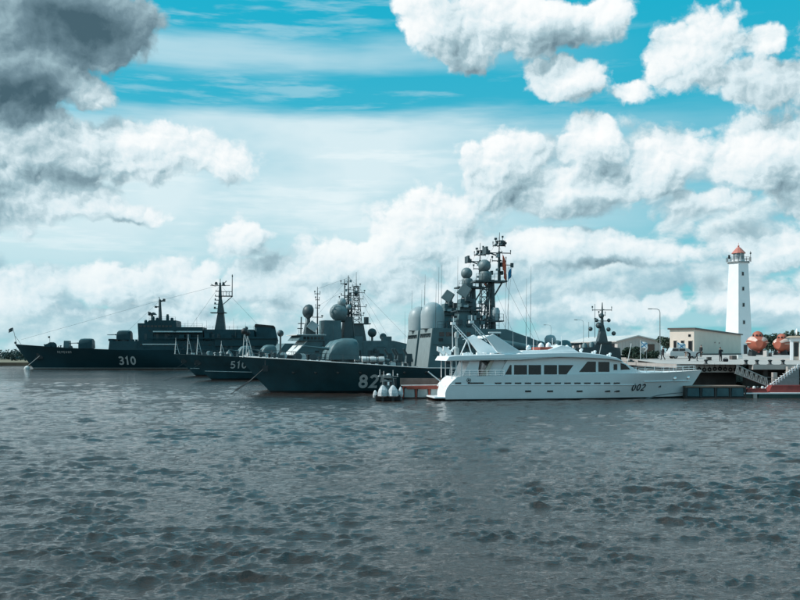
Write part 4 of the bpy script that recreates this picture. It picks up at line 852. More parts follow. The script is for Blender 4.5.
    # radar arch: two raked fins, antennas on trusses
    for yy, sc in ((-2.2, 0.0), (2.4, -.8)):
        w = .42; prof = [P(484.7, 337.2, -1.9), P(492, 334, -1.9), P(496.7, 337, -1.9), P(521, 352.6, -1.9), P(505, 355.0, -1.9), P(496.5, 352.6, -1.9)]
        prof = [(x_ + sc, z_) for x_, z_ in prof]
        fin = part('arch_fin', white, t, 'prism', dk(prof), yy - w / 2, yy + w / 2, bevel=.05)
        a, b_ = P(485.5, 337.4, -1.9), P(471.0, 322, -1.9); a2, b2 = P(482.5, 342, -1.9), P(471.5, 325, -1.9); tr = MB(); a, b_, a2, b2 = [(q_[0] + sc, q_[1]) for q_ in (a, b_, a2, b2)]
        tr.tube((a[0], yy, a[1]), (b_[0], yy, b_[1]), .05).tube((a2[0] + .4, yy, a2[1]), (b2[0], yy, b2[1]), .05)
        for k in range(6):
            u = k / 6; v = (k + 1) / 6; tr.tube((a[0] + (b_[0] - a[0]) * u, yy, a[1] + (b_[1] - a[1]) * u), (a2[0] + (b2[0] - a2[0]) * v, yy, a2[1] + (b2[1] - a2[1]) * v), .03, n=4)
        tr.box(b_[0] - .28, b_[0] + .18, yy - .25, yy + .25, b_[1] - .15, b_[1] + .12).tube((b_[0], yy, b_[1]), (b_[0], yy, b_[1] + .7), .03)
        tr.build('antenna_truss', whitem, fin)
    x, z = P(492.5, 334, -1.9); part('radar_scanner', whitem, t, 'box', x - .5, x + .8, -2.3, -2.1, z + .05, z + .2, bevel=.04); part('arch_beam', white, t, 'box', x - .5, x + .1, -1.98, 2.18, z - .42, z - .12, bevel=.05)
    # aft sun deck: tall pole with domes, two davits, lockers, rails
    x, z = P(456.5, 352, 0); part('dome_post', fendl, t, 'lathe', (x, 0, z - .5), [(.26, 0), (.26, .9), (.12, 1.0), (.12, 1.9), (.24, 2.0), (.24, 2.4), (.1, 2.6)], 14, smooth=True)
    part('tall_pole', whitem, t, 'tube', (x - .3, .4, z), (x - .35, .4, P(455.5, 322, .4)[1]), .05, .03, 6)
    for k, (px, yy) in enumerate(((441, 1.6), (447, -.6))):
        x, z = P(px, 356, yy); b = MB(); b.lathe((x, yy, z - .2), [(.16, 0), (.13, .7)], 8).prism([(x - .42, z + .55), (x + .35, z + .05), (x + .42, z + .45), (x - .05, z + .9), (x - .4, z + 1.0)], yy - .2, yy + .2).tube((x + .2, yy, z + .3), (x + .85, yy, z + .95), .09); b.build('boat_davit', whitem, t)
    for i in range(7):
        x, z = P(463 + i * 4.6, 355, -1.2); part('deck_box', whitem, t, 'box', x - .18, x + .18, -1.9 + (i % 3) * .5, -1.5 + (i % 3) * .5, z - .1, z + .22 + .05 * (i % 2), bevel=.03)
    b = MB(); x0, z0 = P(462, 352.6, 0); x1, z1 = P(468.5, 339.5, 0); b.tube((x0, .6, z0 - .2), (x1, .6, z1), .06).tube((x1 + .5, .6, z0 - .2), (x1, .6, z1), .06); b.build('stay_strut', whitem, t)
    for sd in (-1, 1):
        rail('aft_railing', [(1.5 + i * .9, sd * 2.45, 2.35) for i in range(6)], .7, chrome, t, .025, 3, .03)
        rail('bow_railing', [(L - 8.5 + i * .95, sd * max(.1, H.hb(L - 8.5 + i * .95, 2.6) - .15), 2.62 + .03 * i) for i in range(9)], .55, chrome, t, .02, 2, .025)
    part('foredeck_trunk', white, t, 'prism', [(L - 9.5, 2.3), (L - 4.2, 2.35), (L - 5.2, 2.85), (L - 9.2, 2.95)], -1.0, 1.0, bevel=.08)
    part('windlass', chrome, t, 'lathe', (L - 2.4, 0, 2.35), [(.25, 0), (.15, .1), (.15, .35), (.25, .42)], 12)
    b = MB(); b.tube((-.3, -1.2, 1.9), (-1.6, -1.2, 2.9), .06).tube((-1.6, -1.2, 2.9), (-1.0, -1.2, 2.4), .05); b.build('passerelle_arm', whitem, t)
    return t, F
yacht, YF = motor_yacht()

# ---------------------------------------------------------------- quay, shore and what stands on them
QZ, GZ = 3.5, 4.4                     # quay apron and the ground behind it
def slope_z(y): return QZ + (GZ - QZ) * max(0, min(1, (y - 112) / 30))
b = MB(); xs = [40.2, 60, 90, 140, 400]; rows = [100, 104, 112, 120, 128, 136, 142, 200, 420]
vs = []; 
for y in rows:
    for x in ([32.0] + xs): vs.append((x if x != 32.0 else (39.2 if y < 104 else 32.0 if y < 130 else 36.2), y, slope_z(y)))
nc = len(xs) + 1
b.add(vs, [(j * nc + i, j * nc + i + 1, (j + 1) * nc + i + 1, (j + 1) * nc + i) for j in range(len(rows) - 1) for i in range(nc) if i < nc - 1])
# edge slab, and the shaded wall and floor under it
b.box(39.2, 400, 99.9, 101.2, 2.95, 3.49); b.box(31.95, 39.25, 103.9, 105.0, 3.05, 3.49); b.box(31.95, 32.6, 105.0, 128, 3.05, 3.49); b.box(36.0, 37.5, 136, 420, 3.0, 4.0)
quay = struct(b.build('quay', conc))
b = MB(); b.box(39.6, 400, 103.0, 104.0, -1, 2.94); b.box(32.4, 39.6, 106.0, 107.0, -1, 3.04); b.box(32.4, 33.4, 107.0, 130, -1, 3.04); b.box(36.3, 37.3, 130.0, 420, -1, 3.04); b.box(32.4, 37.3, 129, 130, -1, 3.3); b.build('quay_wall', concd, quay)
b = MB()
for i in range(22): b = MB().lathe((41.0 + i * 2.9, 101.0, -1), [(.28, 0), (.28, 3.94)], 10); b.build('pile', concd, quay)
for px, y0, y1 in ((774.5, 372.5, 386), (789, 366.5, 375)):
    x = ground_at(px, 99.4); z0, z1 = CAMH + (HZ - y1) / FPX * 99.4, CAMH + (HZ - y0) / FPX * 99.4
    part('pier_post', conc, quay, 'box', x - .22, x + .22, 99.2, 99.7, z0, z1, label='pale concrete post under the quay edge')
# jetty corner with tyre fenders
part('jetty_face', mat('worn pale concrete', (.55, .53, .49), .85, 0, .3, 1.4, .4, .4, (.12, .11, .10)), quay, 'box', 33.8, 39.3, 103.6, 103.89, 2.55, 3.45)
for i in range(9):
    x = 34.4 + i * .60; bt = MB(); n, k = 14, 6; vs, fs = [], []
    for a in range(n):
        for c in range(k):
            A, B2 = 2 * math.pi * a / n, 2 * math.pi * c / k; rr = .17 + .075 * math.cos(B2); vs.append((rr * math.cos(A), .075 * math.sin(B2), rr * math.sin(A)))
            fs.append((a * k + c, ((a + 1) % n) * k + c, ((a + 1) % n) * k + (c + 1) % k, a * k + (c + 1) % k))
    bt.add(vs, fs).tube((0, 0, .2), (0, .05, .6), .02, n=4); o = bt.build('tyre_fender', rub, smooth=True); o.location = (x, 103.50, 2.92 + .05 * math.sin(i * 5))
    tag(o, ('leftmost', 'second', 'third', 'fourth', 'middle', 'sixth', 'seventh', 'eighth', 'rightmost')[i] + ' black tyre fender, counted from the left, hung along the jetty edge', 'tyre', 'tyre fenders hung along the jetty edge')
    if i: pass
# far shore on the left
b = MB(); pr = [(-700, 330), (-96, 322), (-60, 345), (40, 352), (200, 420), (200, 900), (-700, 900)]
b.plan(pr, -1, .9); struct(b.build('far_shore', sand))
b = MB(); 
for (a, c) in zip(pr[:4], pr[1:5]):
    d = Vector((c[0] - a[0], c[1] - a[1], 0)); nrm = Vector((d.y, -d.x, 0)).normalized() * .5
    b.add([(a[0] + nrm.x, a[1] + nrm.y, -1), (c[0] + nrm.x, c[1] + nrm.y, -1), (c[0] + nrm.x, c[1] + nrm.y, 1.15), (a[0] + nrm.x, a[1] + nrm.y, 1.15), (a[0] - nrm.x, a[1] - nrm.y, 1.15), (c[0] - nrm.x, c[1] - nrm.y, 1.15)], [(0, 1, 2, 3), (3, 2, 5, 4)])
tag(b.build('sea_wall', wall_brown), 'low brown sea wall along the far shore behind warship 310', 'wall')
def leaf_cloud(b, c, r, n, size, rnd, sc=(1, 1, 1)):
    for _ in range(n):
        while True:
            p = Vector((rnd.uniform(-1, 1), rnd.uniform(-1, 1), rnd.uniform(-1, 1)))
            if .25 < p.length < 1: break
        p = Vector((c[0] + p.x * r * sc[0], c[1] + p.y * r * sc[1], c[2] + p.z * r * sc[2])); d = Vector((rnd.gauss(0, 1), rnd.gauss(0, 1), rnd.gauss(0, 1))).normalized()
        u = d.orthogonal().normalized() * size * rnd.uniform(.6, 1.3); w = d.cross(u).normalized() * size * rnd.uniform(.4, .9)
        b.add([p - u, p - w, p + u, p + w], [(0, 1, 2, 3)])
rnd = random.Random(4)
b = MB()
for i in range(520):
    x = rnd.uniform(-330, 190); y = 400 + rnd.uniform(0, 160); h = rnd.uniform(3.6, 6.4); b.tube((x, y, .5), (x, y, 2.5), .3, n=4)
    for k in range(4): leaf_cloud(b, (x + rnd.uniform(-1.8, 1.8), y + rnd.uniform(-1, 1), .6 + h * (.10 + .21 * k)), h * .30, 24, .6, rnd, (1.6, 1, .8))
o = struct(b.build('far_tree_line', leaf2), 'stuff'); o['label'] = 'dark band of trees along the far shore'; o['category'] = 'trees'
def tree(name, label, x, y, z, h, w, seed, group=None, n=900, cat='tree'):
    t = thing(name, label, cat, (x, y, z), 0, group); rnd = random.Random(seed); bt = MB()
    bt.tube((0, 0, -.2), (.1, 0, h * .45), .05 * h * .5, .03 * h * .5, 7)
    ends = []
    for i in range(7):
        a = 2 * math.pi * i / 7 + rnd.random(); e = (w * .32 * math.cos(a), w * .32 * math.sin(a), h * rnd.uniform(.45, .85)); bt.tube((.05, 0, h * rnd.uniform(.2, .42)), e, .03 * h * .4, .01 * h * .4, 5); ends.append(e)
    bt.build('trunk', bark, t); bc = MB()
    for e in ends + [(0, 0, h * .8), (0, 0, h * .6)]: leaf_cloud(bc, e, w * rnd.uniform(.2, .32), n // 9, .045 * w + .06, rnd, (1, 1, .85))
    bc.build('crown', leaf, t); return t
# ---- lighthouse
def lighthouse():
    D = 230; x = ground_at(738.5, D); t = thing('lighthouse', 'tall white tapering lighthouse with a red-topped lantern beside the pale hut', 'lighthouse', (x, D, GZ))
    rot = math.atan2(-D, -x) ; hex_ = lambda r: [(r * math.cos(rot + math.pi / 3 * i), r * math.sin(rot + math.pi / 3 * i)) for i in range(6)]
    top = 23.2; r0, r1 = 3.85, 2.65
    tw = MB().plan(hex_(r0), 0, top, 0, hex_(r1)).build('tower', lhw, t)
    a = rot + math.pi / 6; tn = Vector((-math.sin(a), math.cos(a), 0)); nv = Vector((math.cos(a), math.sin(a), 0))
    for i, z in enumerate((3.4, 8.0, 12.4, 16.5, 20.3)):
        r = (r0 + (r1 - r0) * z / top) * math.cos(math.pi / 6); c = nv * (r + .03); w = .22; off = -.25
        if i == 0: continue
        bw = MB()
        for (s_, d, m_, ww, hh) in ((0, .05, 1, w + .1, .52), (0, .09, 0, w, .42)):
            q = [c + nv * d + tn * (off + ww * u) + Vector((0, 0, z + hh * v - .05 * 0)) for u, v in ((-1, -1), (1, -1), (1, 1), (-1, 1))]; qb = [p_ - nv * .3 for p_ in q]
            bw.add([tuple(p_) for p_ in q + qb], [(0, 1, 2, 3), (0, 4, 5, 1), (1, 5, 6, 2), (2, 6, 7, 3), (3, 7, 4, 0)], m_)
        bw.build('window', [dkwin, MATS['grey trim']], tw)
    c = nv * (r0 * math.cos(math.pi / 6) - .05); q = [c + nv * .12 + tn * (.9 * u) + Vector((0, 0, 2.3 * v)) for u, v in ((-.5, 0), (.5, 0), (.5, 1), (-.5, 1))]
    MB().add([tuple(p_) for p_ in q] + [tuple(p_ - nv * .5) for p_ in q], [(0, 1, 2, 3), (0, 4, 5, 1), (1, 5, 6, 2), (2, 6, 7, 3), (3, 7, 4, 0)]).build('door', dkwin, tw)
    g = MB().plan(hex_(3.05), top, top + .28).build('gallery', steel, t)
    pts = [(3.0 * math.cos(rot + math.pi / 9 * i), 3.0 * math.sin(rot + math.pi / 9 * i), top + .28) for i in range(19)]; rail('gallery_railing', pts, 1.1, darkp, g, .04, 3, .05)
    ln = MB().lathe((0, 0, top + .28), [(1.55, 0), (1.55, .7)], 12).build('lantern_base', lhw, t)
    gl = MB().lathe((0, 0, top + .98), [(1.38, 0), (1.38, 1.5)], 12).build('lantern_glass', mat('lantern glass', (.20, .25, .27), .06), t)
    for i in range(8): a = math.pi / 4 * i; part('lantern_bar', lhw, gl, 'tube', (1.42 * math.cos(a), 1.42 * math.sin(a), top + .9), (1.42 * math.cos(a), 1.42 * math.sin(a), top + 2.5), .07, n=5)
    MB().lathe((0, 0, top + 2.45), [(1.75, 0), (1.72, .15), (1.2, .75), (.55, 1.45), (.12, 1.75)], 12).build('lantern_roof', lhr, t)
    MB().ball((0, 0, top + 4.35), .24).tube((0, 0, top + 4.4), (0, 0, top + 5.2), .04).build('finial', lhr, t)
    MB().tube((2.85, -.6, top + .3), (2.85, -.6, top + 3.0), .06).ball((2.85, -.6, top + 2.5), .22).build('weather_mast', darkp, t)
    MB().box(-2.85, -2.45, -.9, -.5, top + 1.0, top + 2.0).build('gallery_lamp', darkp, t)
lighthouse()
# ---- pale hut, warehouse, kiosk
def hut():
    A = Vector((ground_at(694, 150), 150, 0)); e = Vector((ground_at(741, 172), 172, 0)); d = (e - A); L = d.length; d.normalize(); w = 4.1
    t = thing('hut', 'low cream plastered building with a dark sloping sheet roof beside the lighthouse', 'building', (A.x, A.y, slope_z(150) - .05), math.atan2(d.y, d.x))
    h0, h1 = 4.35, 3.75
    MB().prism([(0, 0), (L, 0), (L, h1), (0, h0)], 0, w).build('wall', plaster, t)
    MB().prism([(-.3, h0 + .01), (L + .3, h1 + .01), (L + .3, h1 + .24), (-.3, h0 + .26)], -.3, w + .3).build('roof', roofd, t)
    for (y0, y1, z0, z1) in ((.35, .95, .25, 2.4), (1.75, 2.2, .5, 2.45), (3.0, 3.45, .5, 2.45)):
        f = part('window' if y0 > 1 else 'door', dkwin, t, 'box', -.04, .02, y0, y1, z0, z1); part('frame', roofd, f, 'box', -.07, -.01, y0 - .07, y0 - .01, z0, z1); part('lintel', plaster, f, 'box', -.08, 0, y0 - .1, y1 + .1, z1 + .01, z1 + .12)
    part('vent', dkwin, t, 'box', -.04, .02, .55, .95, 3.1, 3.5)
    part('plinth', concd, t, 'box', -.05, L + .05, -.06, w + .06, -.1, .28)
    for x in (11, 13.5): part('wall_lamp', dkwin, t, 'box', x, x + .5, -.1, .02, 2.5 - x * .03, 2.65 - x * .03)
hut()
def warehouse():
    A = Vector((ground_at(617.5, 180), 180, 0)); t = thing('warehouse', 'grey clad warehouse with a shallow pale gabled roof behind the yacht', 'warehouse', (A.x, A.y, GZ - .1), R(14))
    W, Dp, he, hr = 9.6, 22, 2.75, 3.75
    MB().prism([(0, 0), (W, 0), (W, he), (W * .45, hr), (0, he)], 0, Dp).build('wall', shed, t)
    MB().prism([(-.5, he - .12), (W * .45, hr + .02), (W + .5, he - .12), (W + .5, he + .08), (W * .45, hr + .24), (-.5, he + .08)], -.5, Dp + .5).build('roof', roofl, t)
    for i in range(6): part('window', dkwin, t, 'box', -.05, .02, 1.2 + i * 3.3, 3.6 + i * 3.3, 1.3, 2.3)
    for i in range(2): part('awning', whitem, t, 'box', -.9, .02, 1.0 + i * 9, 8.0 + i * 9, .95, 1.15)
    for i in range(13): part('cladding_rib', shed, t, 'box', .3 + i * .74, .36 + i * .74, -.04, .01, 0, he - .05)
    part('door', dkwin, t, 'box', 6.0, 8.2, -.05, .01, 0, 2.2)
warehouse()
b = MB(); x0 = ground_at(536, 330); b.prism([(0, 0), (9, 0), (9, 4.0), (4.5, 5.6), (0, 4.4)], 0, 14); o = thing('shed', 'distant low brown-roofed shed seen over the yacht\'s cabin top', 'building', (x0, 352, .8)); b.build('wall', mat('brown cladding', (.22, .17, .14), .8), o); MB().prism([(-.4, 4.2), (4.5, 5.65), (9.4, 3.9), (9.4, 4.1), (4.5, 5.9), (-.4, 4.4)], -.4, 14.4).build('roof', mat('rust sheet', (.30, .20, .16), .7), o)
def kiosk():
    D = 122; x = ground_at(790, D); z = slope_z(D); t = thing('kiosk', 'white pillared kiosk with a flat brown roof at the right edge', 'kiosk', (x, D, z - .02), R(-21))
    part('wall', plaster, t, 'box', .35, 6, .35, 5, 0, 2.9)
    for i in range(6): part('pillar', lhw, t, 'box', i * 1.15, .42 + i * 1.15, 0, .34, 0, 2.55, bevel=.03)
    part('lintel', lhw, t, 'box', -.05, 6.3, -.03, .36, 2.55, 3.05)
    part('roof', mat('tan roof', (.36, .29, .22), .8), t, 'box', -.35, 6.5, -.35, 5.4, 3.06, 3.3, 0, (.25, .25), (.25, .25))
    for i in range(5): part('window', dkwin, t, 'box', .52 + i * 1.15, 1.06 + i * 1.15, .28, .36, .5, 2.4)
    MB().lathe((0, 0, 0), [(.06, 0), (.3, .06), (.5, .18)], 14, 'X').build('satellite_dish', whitem, t).location = (.7, .5, 3.85); part('dish_post', steel, t, 'tube', (.7, .5, 3.2), (.7, .5, 3.85), .05)
kiosk()
# ---- orange lifeboats on the quay, seen end on
def lifeboat(label, px, D, rz, sc=1.0):
    t = thing('lifeboat', label, 'lifeboat', (ground_at(px, D), D, slope_z(D)), rz, 'orange lifeboats stored on the quay')
    b = MB(); n, k = 32, 20; vs = []; Lb = 5.6          # local -y is the bow, towards the camera
    for j in range(k + 1):
        u = j / k; y = -Lb / 2 + Lb * u; s_ = max(.03, (math.sin(math.pi * (.04 + .92 * u))) ** .5)
        for i in range(n):
            a = 2 * math.pi * i / n; ca, sa = math.cos(a), math.sin(a); w = 1.62 * s_ * (abs(ca) ** .8) * (1 if ca > 0 else -1)
            zz = 1.95 + (1.15 * s_ * sa if sa > 0 else 1.5 * (.35 + .65 * s_) * sa * (1 - .25 * abs(ca)))
            vs.append((w * (1 if sa > 0 else .92), y, zz))
    b.add(vs, [(j * n + i, j * n + (i + 1) % n, (j + 1) * n + (i + 1) % n, (j + 1) * n + i) for j in range(k) for i in range(n)] + [tuple(range(n)), tuple(range((k + 1) * n - 1, k * n - 1, -1))])
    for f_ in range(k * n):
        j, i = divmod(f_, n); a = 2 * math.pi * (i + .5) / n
        if j < k * .45 and .35 < math.sin(a) < .93 and abs(math.cos(a)) > .3: b.m[f_] = 1  # sunlit patches painted pale on the upper bow faces
    b.build('hull', [orng, mat('sunlit orange', (.60, .42, .36), .7, 0, .2, 1.5)], t, smooth=True)
    tw = MB().lathe((0, -.8, 2.75), [(.85, 0), (.82, .45), (.62, .8), (.25, 1.0), (.03, 1.03)], 14).build('conning_tower', orng, t, smooth=True)
    for a in (-150, -110, -70, -30): part('tower_window', dkwin, tw, 'box', .78 * math.cos(R(a)) - .12, .78 * math.cos(R(a)) + .12, -.8 + .80 * math.sin(R(a)) - .12, -.8 + .80 * math.sin(R(a)) + .12, 3.0, 3.22)
    ft = MB(); vs = []
    for i in range(n + 1):
        a = 2 * math.pi * i / n; vs.append((1.66 * math.cos(a), 2.6 * math.sin(a), 1.95))
    ft.path(vs, .09, 6); ft.build('fender_band', mat('faded orange', (.66, .42, .33), .6), t)
    for s_ in (-1, 1):
        part('cradle', darkp, t, 'prism', [(-1.25, 0), (1.25, 0), (.95, .9), (.35, .55), (-.35, .55), (-.95, .9)], s_ * 1.5 - .12, s_ * 1.5 + .12)
    part('keel', mat('dark red keel', (.16, .03, .025), .6), t, 'box', -.12, .12, -2.3, 2.3, .35, .7)
    t.scale = (sc, sc, sc); return t
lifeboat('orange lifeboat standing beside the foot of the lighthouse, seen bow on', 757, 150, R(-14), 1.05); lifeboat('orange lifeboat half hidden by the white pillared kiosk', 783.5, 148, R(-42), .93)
# ---- lamps, trees, flags, dish
def lamp(label, px, D, ytop, pr=.09):
    z = slope_z(D); h = CAMH + (HZ - ytop) / FPX * D - z; t = thing('street_lamp', label, 'street lamp', (ground_at(px, D), D, z), 0, 'street lamps on the quay')
    part('pole', steel, t, 'tube', (0, 0, 0), (0, 0, h - .5), pr, pr * .65, 8); b = MB(); b.path([(0, 0, h - .5), (-.15, 0, h - .15), (-.5, 0, h), (-1.3, 0, h + .05)], pr * .55, 6); b.build('arm', steel, t); part('lamp_head', steel, t, 'box', -1.9, -1.25, -.12, .12, h - .03, h + .1, bevel=.03); part('base', steel, t, 'lathe', (0, 0, 0), [(.2, 0), (.18, .5), (.1, .6)], 8)
lamp('tall street lamp standing between the warehouse and the cream hut', 660, 142, 309); lamp('slim street lamp left of the background warship\'s mast', 583.5, 182, 320, .05); lamp('slim street lamp rising over the middle of the yacht', 551, 230, 325, .05)
tree('tree', 'dark leafy tree between the warehouse and the cream hut', ground_at(667, 176), 176, GZ, 3.4, 3.6, 3, None, 1400)
tree('tree', 'dark tree behind the gap between the two orange lifeboats', ground_at(771, 190), 190, GZ, 3.9, 5.4, 5, None, 1600); tree('tree', 'dark tree behind the white pillared kiosk', ground_at(792, 200), 200, GZ, 4.8, 6, 6, None, 1600)
tree('bush', 'large dark bush behind the yacht\'s cabin, nearest the warehouse corner', ground_at(631, 128), 128, slope_z(128) - .2, 1.7, 2.4, 8, 'dark bushes on the quay behind the yacht', 1400, 'bush')
tree('bush', 'round dark bush beside the small white dish on the quay', ground_at(652, 128), 128, slope_z(128) - .3, 1.25, 2.0, 9, 'dark bushes on the quay behind the yacht', 1200, 'bush'); tree('bush', 'dark bush below the white and blue flag near the warehouse', ground_at(638, 126), 126, slope_z(126) - .3, 1.2, 1.7, 10, 'dark bushes on the quay behind the yacht', 1000, 'bush')
def flagpole(label, px, D, ytop, w, h):
    z = slope_z(D); hh = CAMH + (HZ - ytop) / FPX * D - z; t = thing('flagpole', label, 'flag', (ground_at(px, D), D, z), 0, 'white flags with a blue diagonal cross'); part('pole', pale, t, 'tube', (0, 0, 0), (0, 0, hh + .2), .05, .035, 7); flag_cloth(t, 'flag', (.04, 0, hh), w, h, flagw, 2, 1, .3, flagb)
flagpole('white flag with a blue cross flying in front of the warehouse', 640.5, 124, 341.5, .95, .85); flagpole('white flag with a blue cross flying before the cream hut', 677, 135, 342.5, 1.3, 1.0)
D = 124; t = thing('satellite_dish', 'small white satellite dish on a post behind the yacht', 'satellite dish', (ground_at(646.5, D), D, slope_z(D))); part('post', steel, t, 'tube', (0, 0, 0), (0, 0, 1.2), .05); o = MB().lathe((0, 0, 0), [(.08, 0), (.3, .06), (.48, .2), (.5, .2), (.3, .10), (.05, .05)], 16, 'X').build('dish', whitem, t, smooth=True); o.location = (.05, 0, 1.3); o.rotation_euler = (0, R(-35), R(160))
# ---- parked van and a low fence
def van():
    D = 128; x = ground_at(668, D); t = thing('parked_car', 'silver estate car parked in front of the cream hut', 'car', (x, D, slope_z(D)), R(4)); hw = .85
    MB().prism([(0, .32), (4.3, .32), (4.35, .8), (4.2, .95), (3.3, 1.0), (.05, 1.0), (-.05, .7)], -hw, hw).build('body', carp, t, bevel=.06)
    MB().prism([(.1, 1.0), (3.25, 1.0), (2.55, 1.48), (.45, 1.5)], -hw + .08, hw - .08).build('cabin', carp, t, bevel=.06)
    for a, c in ((.4, 1.25), (1.35, 2.2)): part('side_window', dkwin, t, 'box', a, c, -hw + .05, -hw + .12, 1.06, 1.42)
    part('windscreen', dkwin, t, 'prism', [(2.68, 1.42), (3.22, 1.02), (3.26, 1.03), (2.72, 1.44)], -hw + .16, hw - .16)
    for x_ in (.8, 3.5):
        for y in (-hw + .02, hw - .2): w_ = part('wheel', rub, t, 'lathe', (x_, y, .32), [(.32, 0), (.32, .18)], 16, 'Y'); part('rim', steel, w_, 'lathe', (x_, y - .01, .32), [(.2, 0), (.18, .02)], 12, 'Y')
    for y in (-.6, .6): part('headlight', whitem, t, 'box', 4.28, 4.37, y - .18, y + .18, .68, .82)
van()
b = MB()
# ---- people on the quay
def person(label, x, y, z, pose, rz, top, bottom, h=1.76):
    k = h / 1.76; V = {'pel': (0, 0, .95), 'sp': (0, 0, 1.15), 'ch': (0, .0, 1.35), 'nk': (0, 0, 1.48), 'hd': (0, .02, 1.57), 'ht': (0, .02, 1.73), 'sl': (-.19, 0, 1.42), 'sr': (.19, 0, 1.42), 'el': (-.25, .02, 1.13), 'er': (.25, .02, 1.13), 'wl': (-.24, -.08, .90), 'wr': (.24, -.08, .90),
         'gl': (-.25, -.10, .80), 'gr': (.25, -.10, .80), 'hl': (-.10, 0, .90), 'hr': (.10, 0, .90), 'kl': (-.11, -.02, .50), 'kr': (.12, -.03, .50), 'al': (-.12, .03, .09), 'ar': (.14, 0, .09), 'tl': (-.13, -.15, .04), 'tr': (.15, -.18, .04)}
    if pose == 'bend':          # leaning forward (-y), arms reaching down to a bag
        for n_, q in {'sp': (0, -.14, 1.10), 'ch': (0, -.34, 1.18), 'nk': (0, -.50, 1.20), 'hd': (0, -.58, 1.17), 'ht': (0, -.70, 1.08), 'sl': (-.18, -.42, 1.16), 'sr': (.18, -.42, 1.16), 'el': (-.2, -.46, .88), 'er': (.2, -.46, .88), 'wl': (-.12, -.56, .66), 'wr': (.12, -.56, .66), 'gl': (-.1, -.58, .56), 'gr': (.1, -.58, .56), 'pel': (0, .08, .93), 'hl': (-.1, .06, .88), 'hr': (.1, .06, .88)}.items(): V[n_] = q
    if pose == 'arm':           # one hand up to the face
        V['er'] = (.26, -.12, 1.20); V['wr'] = (.16, -.20, 1.42); V['gr'] = (.12, -.16, 1.52)
    if pose == 'walk': V['kl'] = (-.11, -.18, .52); V['al'] = (-.12, -.16, .10); V['tl'] = (-.12, -.34, .05); V['ar'] = (.13, .25, .11); V['tr'] = (.14, .10, .05)
    t = thing('person', label, 'person', (x, y, z), rz)
    E = [('pel', 'sp'), ('sp', 'ch'), ('ch', 'nk'), ('nk', 'hd'), ('hd', 'ht'), ('ch', 'sl'), ('ch', 'sr'), ('sl', 'el'), ('el', 'wl'), ('wl', 'gl'), ('sr', 'er'), ('er', 'wr'), ('wr', 'gr'), ('pel', 'hl'), ('pel', 'hr'), ('hl', 'kl'), ('kl', 'al'), ('al', 'tl'), ('hr', 'kr'), ('kr', 'ar'), ('ar', 'tr')]
    Rd = {'pel': (.16, .12), 'sp': (.155, .11), 'ch': (.18, .12), 'nk': (.06, .06), 'hd': (.085, .10), 'ht': (.075, .085), 'sl': .075, 'sr': .075, 'el': .052, 'er': .052, 'wl': .038, 'wr': .038, 'gl': .04, 'gr': .04, 'hl': .10, 'hr': .10, 'kl': .068, 'kr': .068, 'al': .05, 'ar': .05, 'tl': .045, 'tr': .045}
    names = list(V); me = bpy.data.meshes.new('body'); me.from_pydata([tuple(c * k for c in V[n_]) for n_ in names], [(names.index(a), names.index(c)) for a, c in E], [])
    m = bpy.data.materials.new('clothing of ' + pose); m.use_nodes = True; tr = m.node_tree; TREE[0] = tr; p = tr.nodes['Principled BSDF']; co = sep(X(nd('ShaderNodeTexCoord').outputs['Object'])); hz_ = co[2]
    f1 = mth('GREATER_THAN', hz_, 1.47 * k) if pose != 'bend' else mth('LESS_THAN', co[1], -.48); f2 = mth('GREATER_THAN', hz_, .93 * k)
    put(p.inputs['Base Color'], mixc(f1, mixc(f2, bottom, top), (.40, .25, .19))); p.inputs['Roughness'].default_value = .85
    me.materials.append(m); o = bpy.data.objects.new('body', me); C.objects.link(o); o.parent = t
    s_ = o.modifiers.new('skin', 'SKIN'); s_.use_smooth_shade = True
    for i, n_ in enumerate(names):
        r = Rd[n_]; sv = me.skin_vertices[0].data[i]; sv.radius = (r[0] * k, r[1] * k) if isinstance(r, tuple) else (r * k, r * k); sv.use_root = n_ == 'pel'
    o.modifiers.new('subdivision', 'SUBSURF').levels = 1; o.modifiers[-1].render_levels = 1
    hd = Vector(V['hd']) * k; ht = Vector(V['ht']) * k; c = hd.lerp(ht, .62); part('hair', cloth_b, t, 'ball', (c.x, c.y + (.02 if pose != 'bend' else -.02), c.z + .03), .105 * k, 12, 7, (1, 1.05, .8), smooth=True)
    return t
y = 117.0; person('person in dark clothes standing on the jetty with one hand raised to the face', ground_at(720.5, y), y, slope_z(y), 'arm', R(25), (.010, .012, .018), (.008, .009, .012), 1.86)
b = MB(); b.lathe((0, 0, 0), [(.06, -.34), (.19, -.30), (.22, 0), (.19, .30), (.06, .34)], 12, 'X'); o = b.build('duffel_bag', cloth_d, smooth=True); o.location = (ground_at(725.3, y), y - .1, slope_z(y) + .2); MB().path([(-.2, 0, .18), (-.1, 0, .34), (.1, 0, .34), (.2, 0, .18)], .02, 5).build('handle', cloth_b, o); tag(o, 'dark duffel bag on the ground beside the standing person', 'bag')
y = 133.0; person('person in dark jacket standing at the near corner of the cream hut', ground_at(701, y), y, slope_z(y), 'stand', R(-60), (.010, .011, .015), (.02, .022, .028), 1.8)
y = 118.5; person('person bending down, left of the pair near the silver car', ground_at(689.5, y), y, slope_z(y), 'bend', R(-80), (.008, .009, .012), (.008, .008, .010)); person('person bending down, right of the pair near the silver car', ground_at(697, y), y, slope_z(y), 'bend', R(75), (.010, .010, .012), (.006, .006, .008))
y = 122; person('person in dark clothes walking left of the silver car', ground_at(663, y), y, slope_z(y), 'walk', R(-70), (.010, .010, .014), (.009, .009, .012), 1.8)
